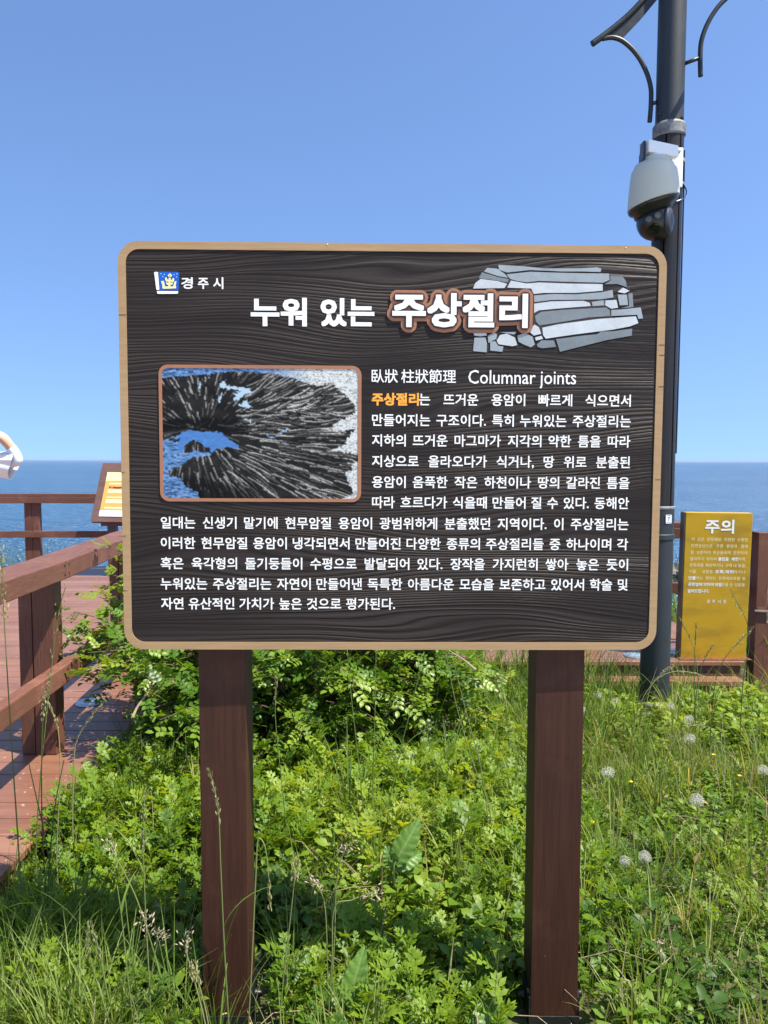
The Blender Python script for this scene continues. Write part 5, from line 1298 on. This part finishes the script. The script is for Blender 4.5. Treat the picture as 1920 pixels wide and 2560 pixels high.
for x_, y_, lb in DAND:
    d = (1.5 - (0.30 if y_ < 2100 else 0.24)) / ((y_ - 1151) / F); q = at(x_, y_, d); g = ground_z(q.x, q.y)
    DH = DHS[rng.randrange(4)]
    t_ = thing('dandelion', lb, 'dandelion', (q.x, q.y, g), 'dandelion clocks in the grass')
    sc = rng.uniform(0.78, 1.15) * (0.95 if d < 2.6 else 1.05)
    m = MB(); m.tube(smooth_path([(q.x + 0.02, q.y, g - 0.005), (q.x + 0.014, q.y, (g + q.z) / 2), q], 4), 0.0018, 5); o = m.build('stem', M['stalk'], t_, smooth=True)
    a_ = o.data.attributes.new('tint', 'FLOAT', 'POINT'); a_.data.foreach_set('value', np.full(len(o.data.vertices), .55, np.float32))
    npmesh('seed_head', DH[0] * sc + np.array(q), DH[1], M['puff'], t_, tint=nrng.random(len(DH[0])))
    m = MB(); m.lathe([(0.0005, -0.004), (0.0035, -0.002), (0.0035, 0.002), (0.0005, 0.004)], q, 8); m.build('core', M['twig'], t_, smooth=True)

def flower(x_, y_, z_, lb):
    d = (1.5 - z_) / ((y_ - 1151) / F); q = at(x_, y_, d); g = ground_z(q.x, q.y)
    t_ = thing('yellow_flower', lb, 'flower', (q.x, q.y, g), 'small yellow flowers in the weeds')
    m = MB()
    for k in range(5):
        a = 1.2566 * k; c, s = math.cos(a), math.sin(a)
        m.add([q, q + Vector((0.005 * c - 0.004 * s, 0.005 * s + 0.004 * c, 0.002)), q + Vector((0.011 * c, 0.011 * s, 0.003)), q + Vector((0.005 * c + 0.004 * s, 0.005 * s - 0.004 * c, 0.002))], [(0, 1, 2, 3)])
    m.build('petals', M['petal'], t_)
    m = MB(); m.tube([(q.x, q.y, g), q], 0.001, 4); o = m.build('stem', M['stalk'], t_); a_ = o.data.attributes.new('tint', 'FLOAT', 'POINT'); a_.data.foreach_set('value', np.full(len(o.data.vertices), .4, np.float32))
for x_, y_, lb in ((420, 2223, 'small yellow flower left of the left sign post'), (1248, 2085, 'small yellow flower just left of the right sign post'), (1480, 2055, 'small yellow flower right of the right sign post'), (1850, 1940, 'small yellow flower near the right edge'), (1578, 1955, 'small yellow flower beside the low dandelion clock'), (1784, 1887, 'small yellow flower below the yellow board'), (1060, 1895, 'small yellow flower up against the shrub')):
    flower(x_, y_, 0.20, lb)

def dock(base, tip, wpx, d, lb):
    """one broad ribbed dock leaf standing up between the weeds"""
    a, c = at(*base, d), at(*tip, d + 0.06); g = ground_z(a.x, a.y)
    t_ = thing('dock_plant', lb, 'dock plant', (a.x, a.y, g), 'broad dock leaves')
    a0_, c0_ = a, c
    for da, sc_l, ww in ((0.0, 1.0, 1.0), (0.75, 0.62, 0.75), (-0.95, 0.55, 0.7)):
        a = a0_ + Vector((0, 0.012 * abs(da), -0.02 * abs(da))); dv_ = (c0_ - a0_); c = a + Vector((dv_.x * math.cos(da) + dv_.z * math.sin(da), dv_.y + 0.05 * da, max(0.03, dv_.z * math.cos(da) - dv_.x * math.sin(da)))) * sc_l
        ax = (c - a); L = ax.length; ax.normalize(); sd = ax.cross(Vector((0, -1, 0.35)).normalized()).normalized(); nm = sd.cross(ax)
        W = wpx / F * d * ww; n1, n2 = 26, 12; V_, F_ = [], []
        for i in range(n1 + 1):
            f_ = i / n1; wd = W * 0.5 * (math.sin(math.pi * (0.06 + 0.94 * f_) ** 0.75)) ** 0.75 if f_ < 1 else 0
            for j in range(n2 + 1):
                s_ = 2 * j / n2 - 1
                p = a + ax * L * f_ + sd * wd * s_ * (1 + 0.05 * math.sin(f_ * 22 + j)) + nm * (abs(s_) * wd * 0.35 + (0.06 + 0.22 * f_ * abs(da)) * L * math.sin(f_ * 3.0) + 0.0035 * math.sin(f_ * 40 - abs(s_) * 5) * abs(s_))
                V_.append(p[:])
        for i in range(n1):
            for j in range(n2): k = i * (n2 + 1) + j; F_.append((k, k + 1, k + n2 + 2, k + n2 + 1))
        npmesh('leaf', np.array(V_), np.array(F_), M['dock'], t_, tint=np.clip(np.array([0.25 + 0.2 * math.sin(i * 2.9 - abs(2 * j / n2 - 1) * 5) + (0.75 if j == n2 // 2 else 0) for i in range(n1 + 1) for j in range(n2 + 1)]), 0, 1), smooth=True)
        if da == 0.0: ax0, L0, nm0 = ax, L, nm
    a, c, ax, L, nm = a0_, c0_, ax0, L0, nm0
    m = MB(); m.tube([(a.x, a.y + 0.01, g - 0.01), a, a + ax * L * 0.5 + nm * (-0.002 + 0.06 * L), c], [0.004, 0.003, 0.002, 0.0005], 6); o = m.build('stalk', M['stalk'], t_, smooth=True)
    a_ = o.data.attributes.new('tint', 'FLOAT', 'POINT'); a_.data.foreach_set('value', np.full(len(o.data.vertices), .6, np.float32))
dock((985, 2160), (1050, 2045), 58, 2.42, 'broad dock leaf standing in the sun between the posts, uppermost of the three')
dock((868, 2510), (912, 2362), 62, 1.95, 'long dock leaf at the bottom between the posts, left of centre')
dock((1235, 2600), (1205, 2488), 95, 1.85, 'wide dock leaf at the bottom edge close to the right sign post')

# ------------------------------------------------------------------ sea haze
t = bpy.data.materials.new('sea_haze'); t.use_nodes = True; q = t.node_tree; q.nodes.clear()
vo = q.nodes.new('ShaderNodeVolumePrincipled'); vo.inputs['Color'].default_value = (0.50, 0.62, 0.80, 1); vo.inputs['Density'].default_value = 1.1e-4; vo.inputs['Anisotropy'].default_value = 0.0
oo = q.nodes.new('ShaderNodeOutputMaterial'); q.links.new(vo.outputs[0], oo.inputs['Volume'])
b = MB(); b.box(-41000, 41000, -60, 45500, -11.2, 7.0)
tag(b.build('haze', t), 'thin sea haze softening the skyline', kind='stuff')
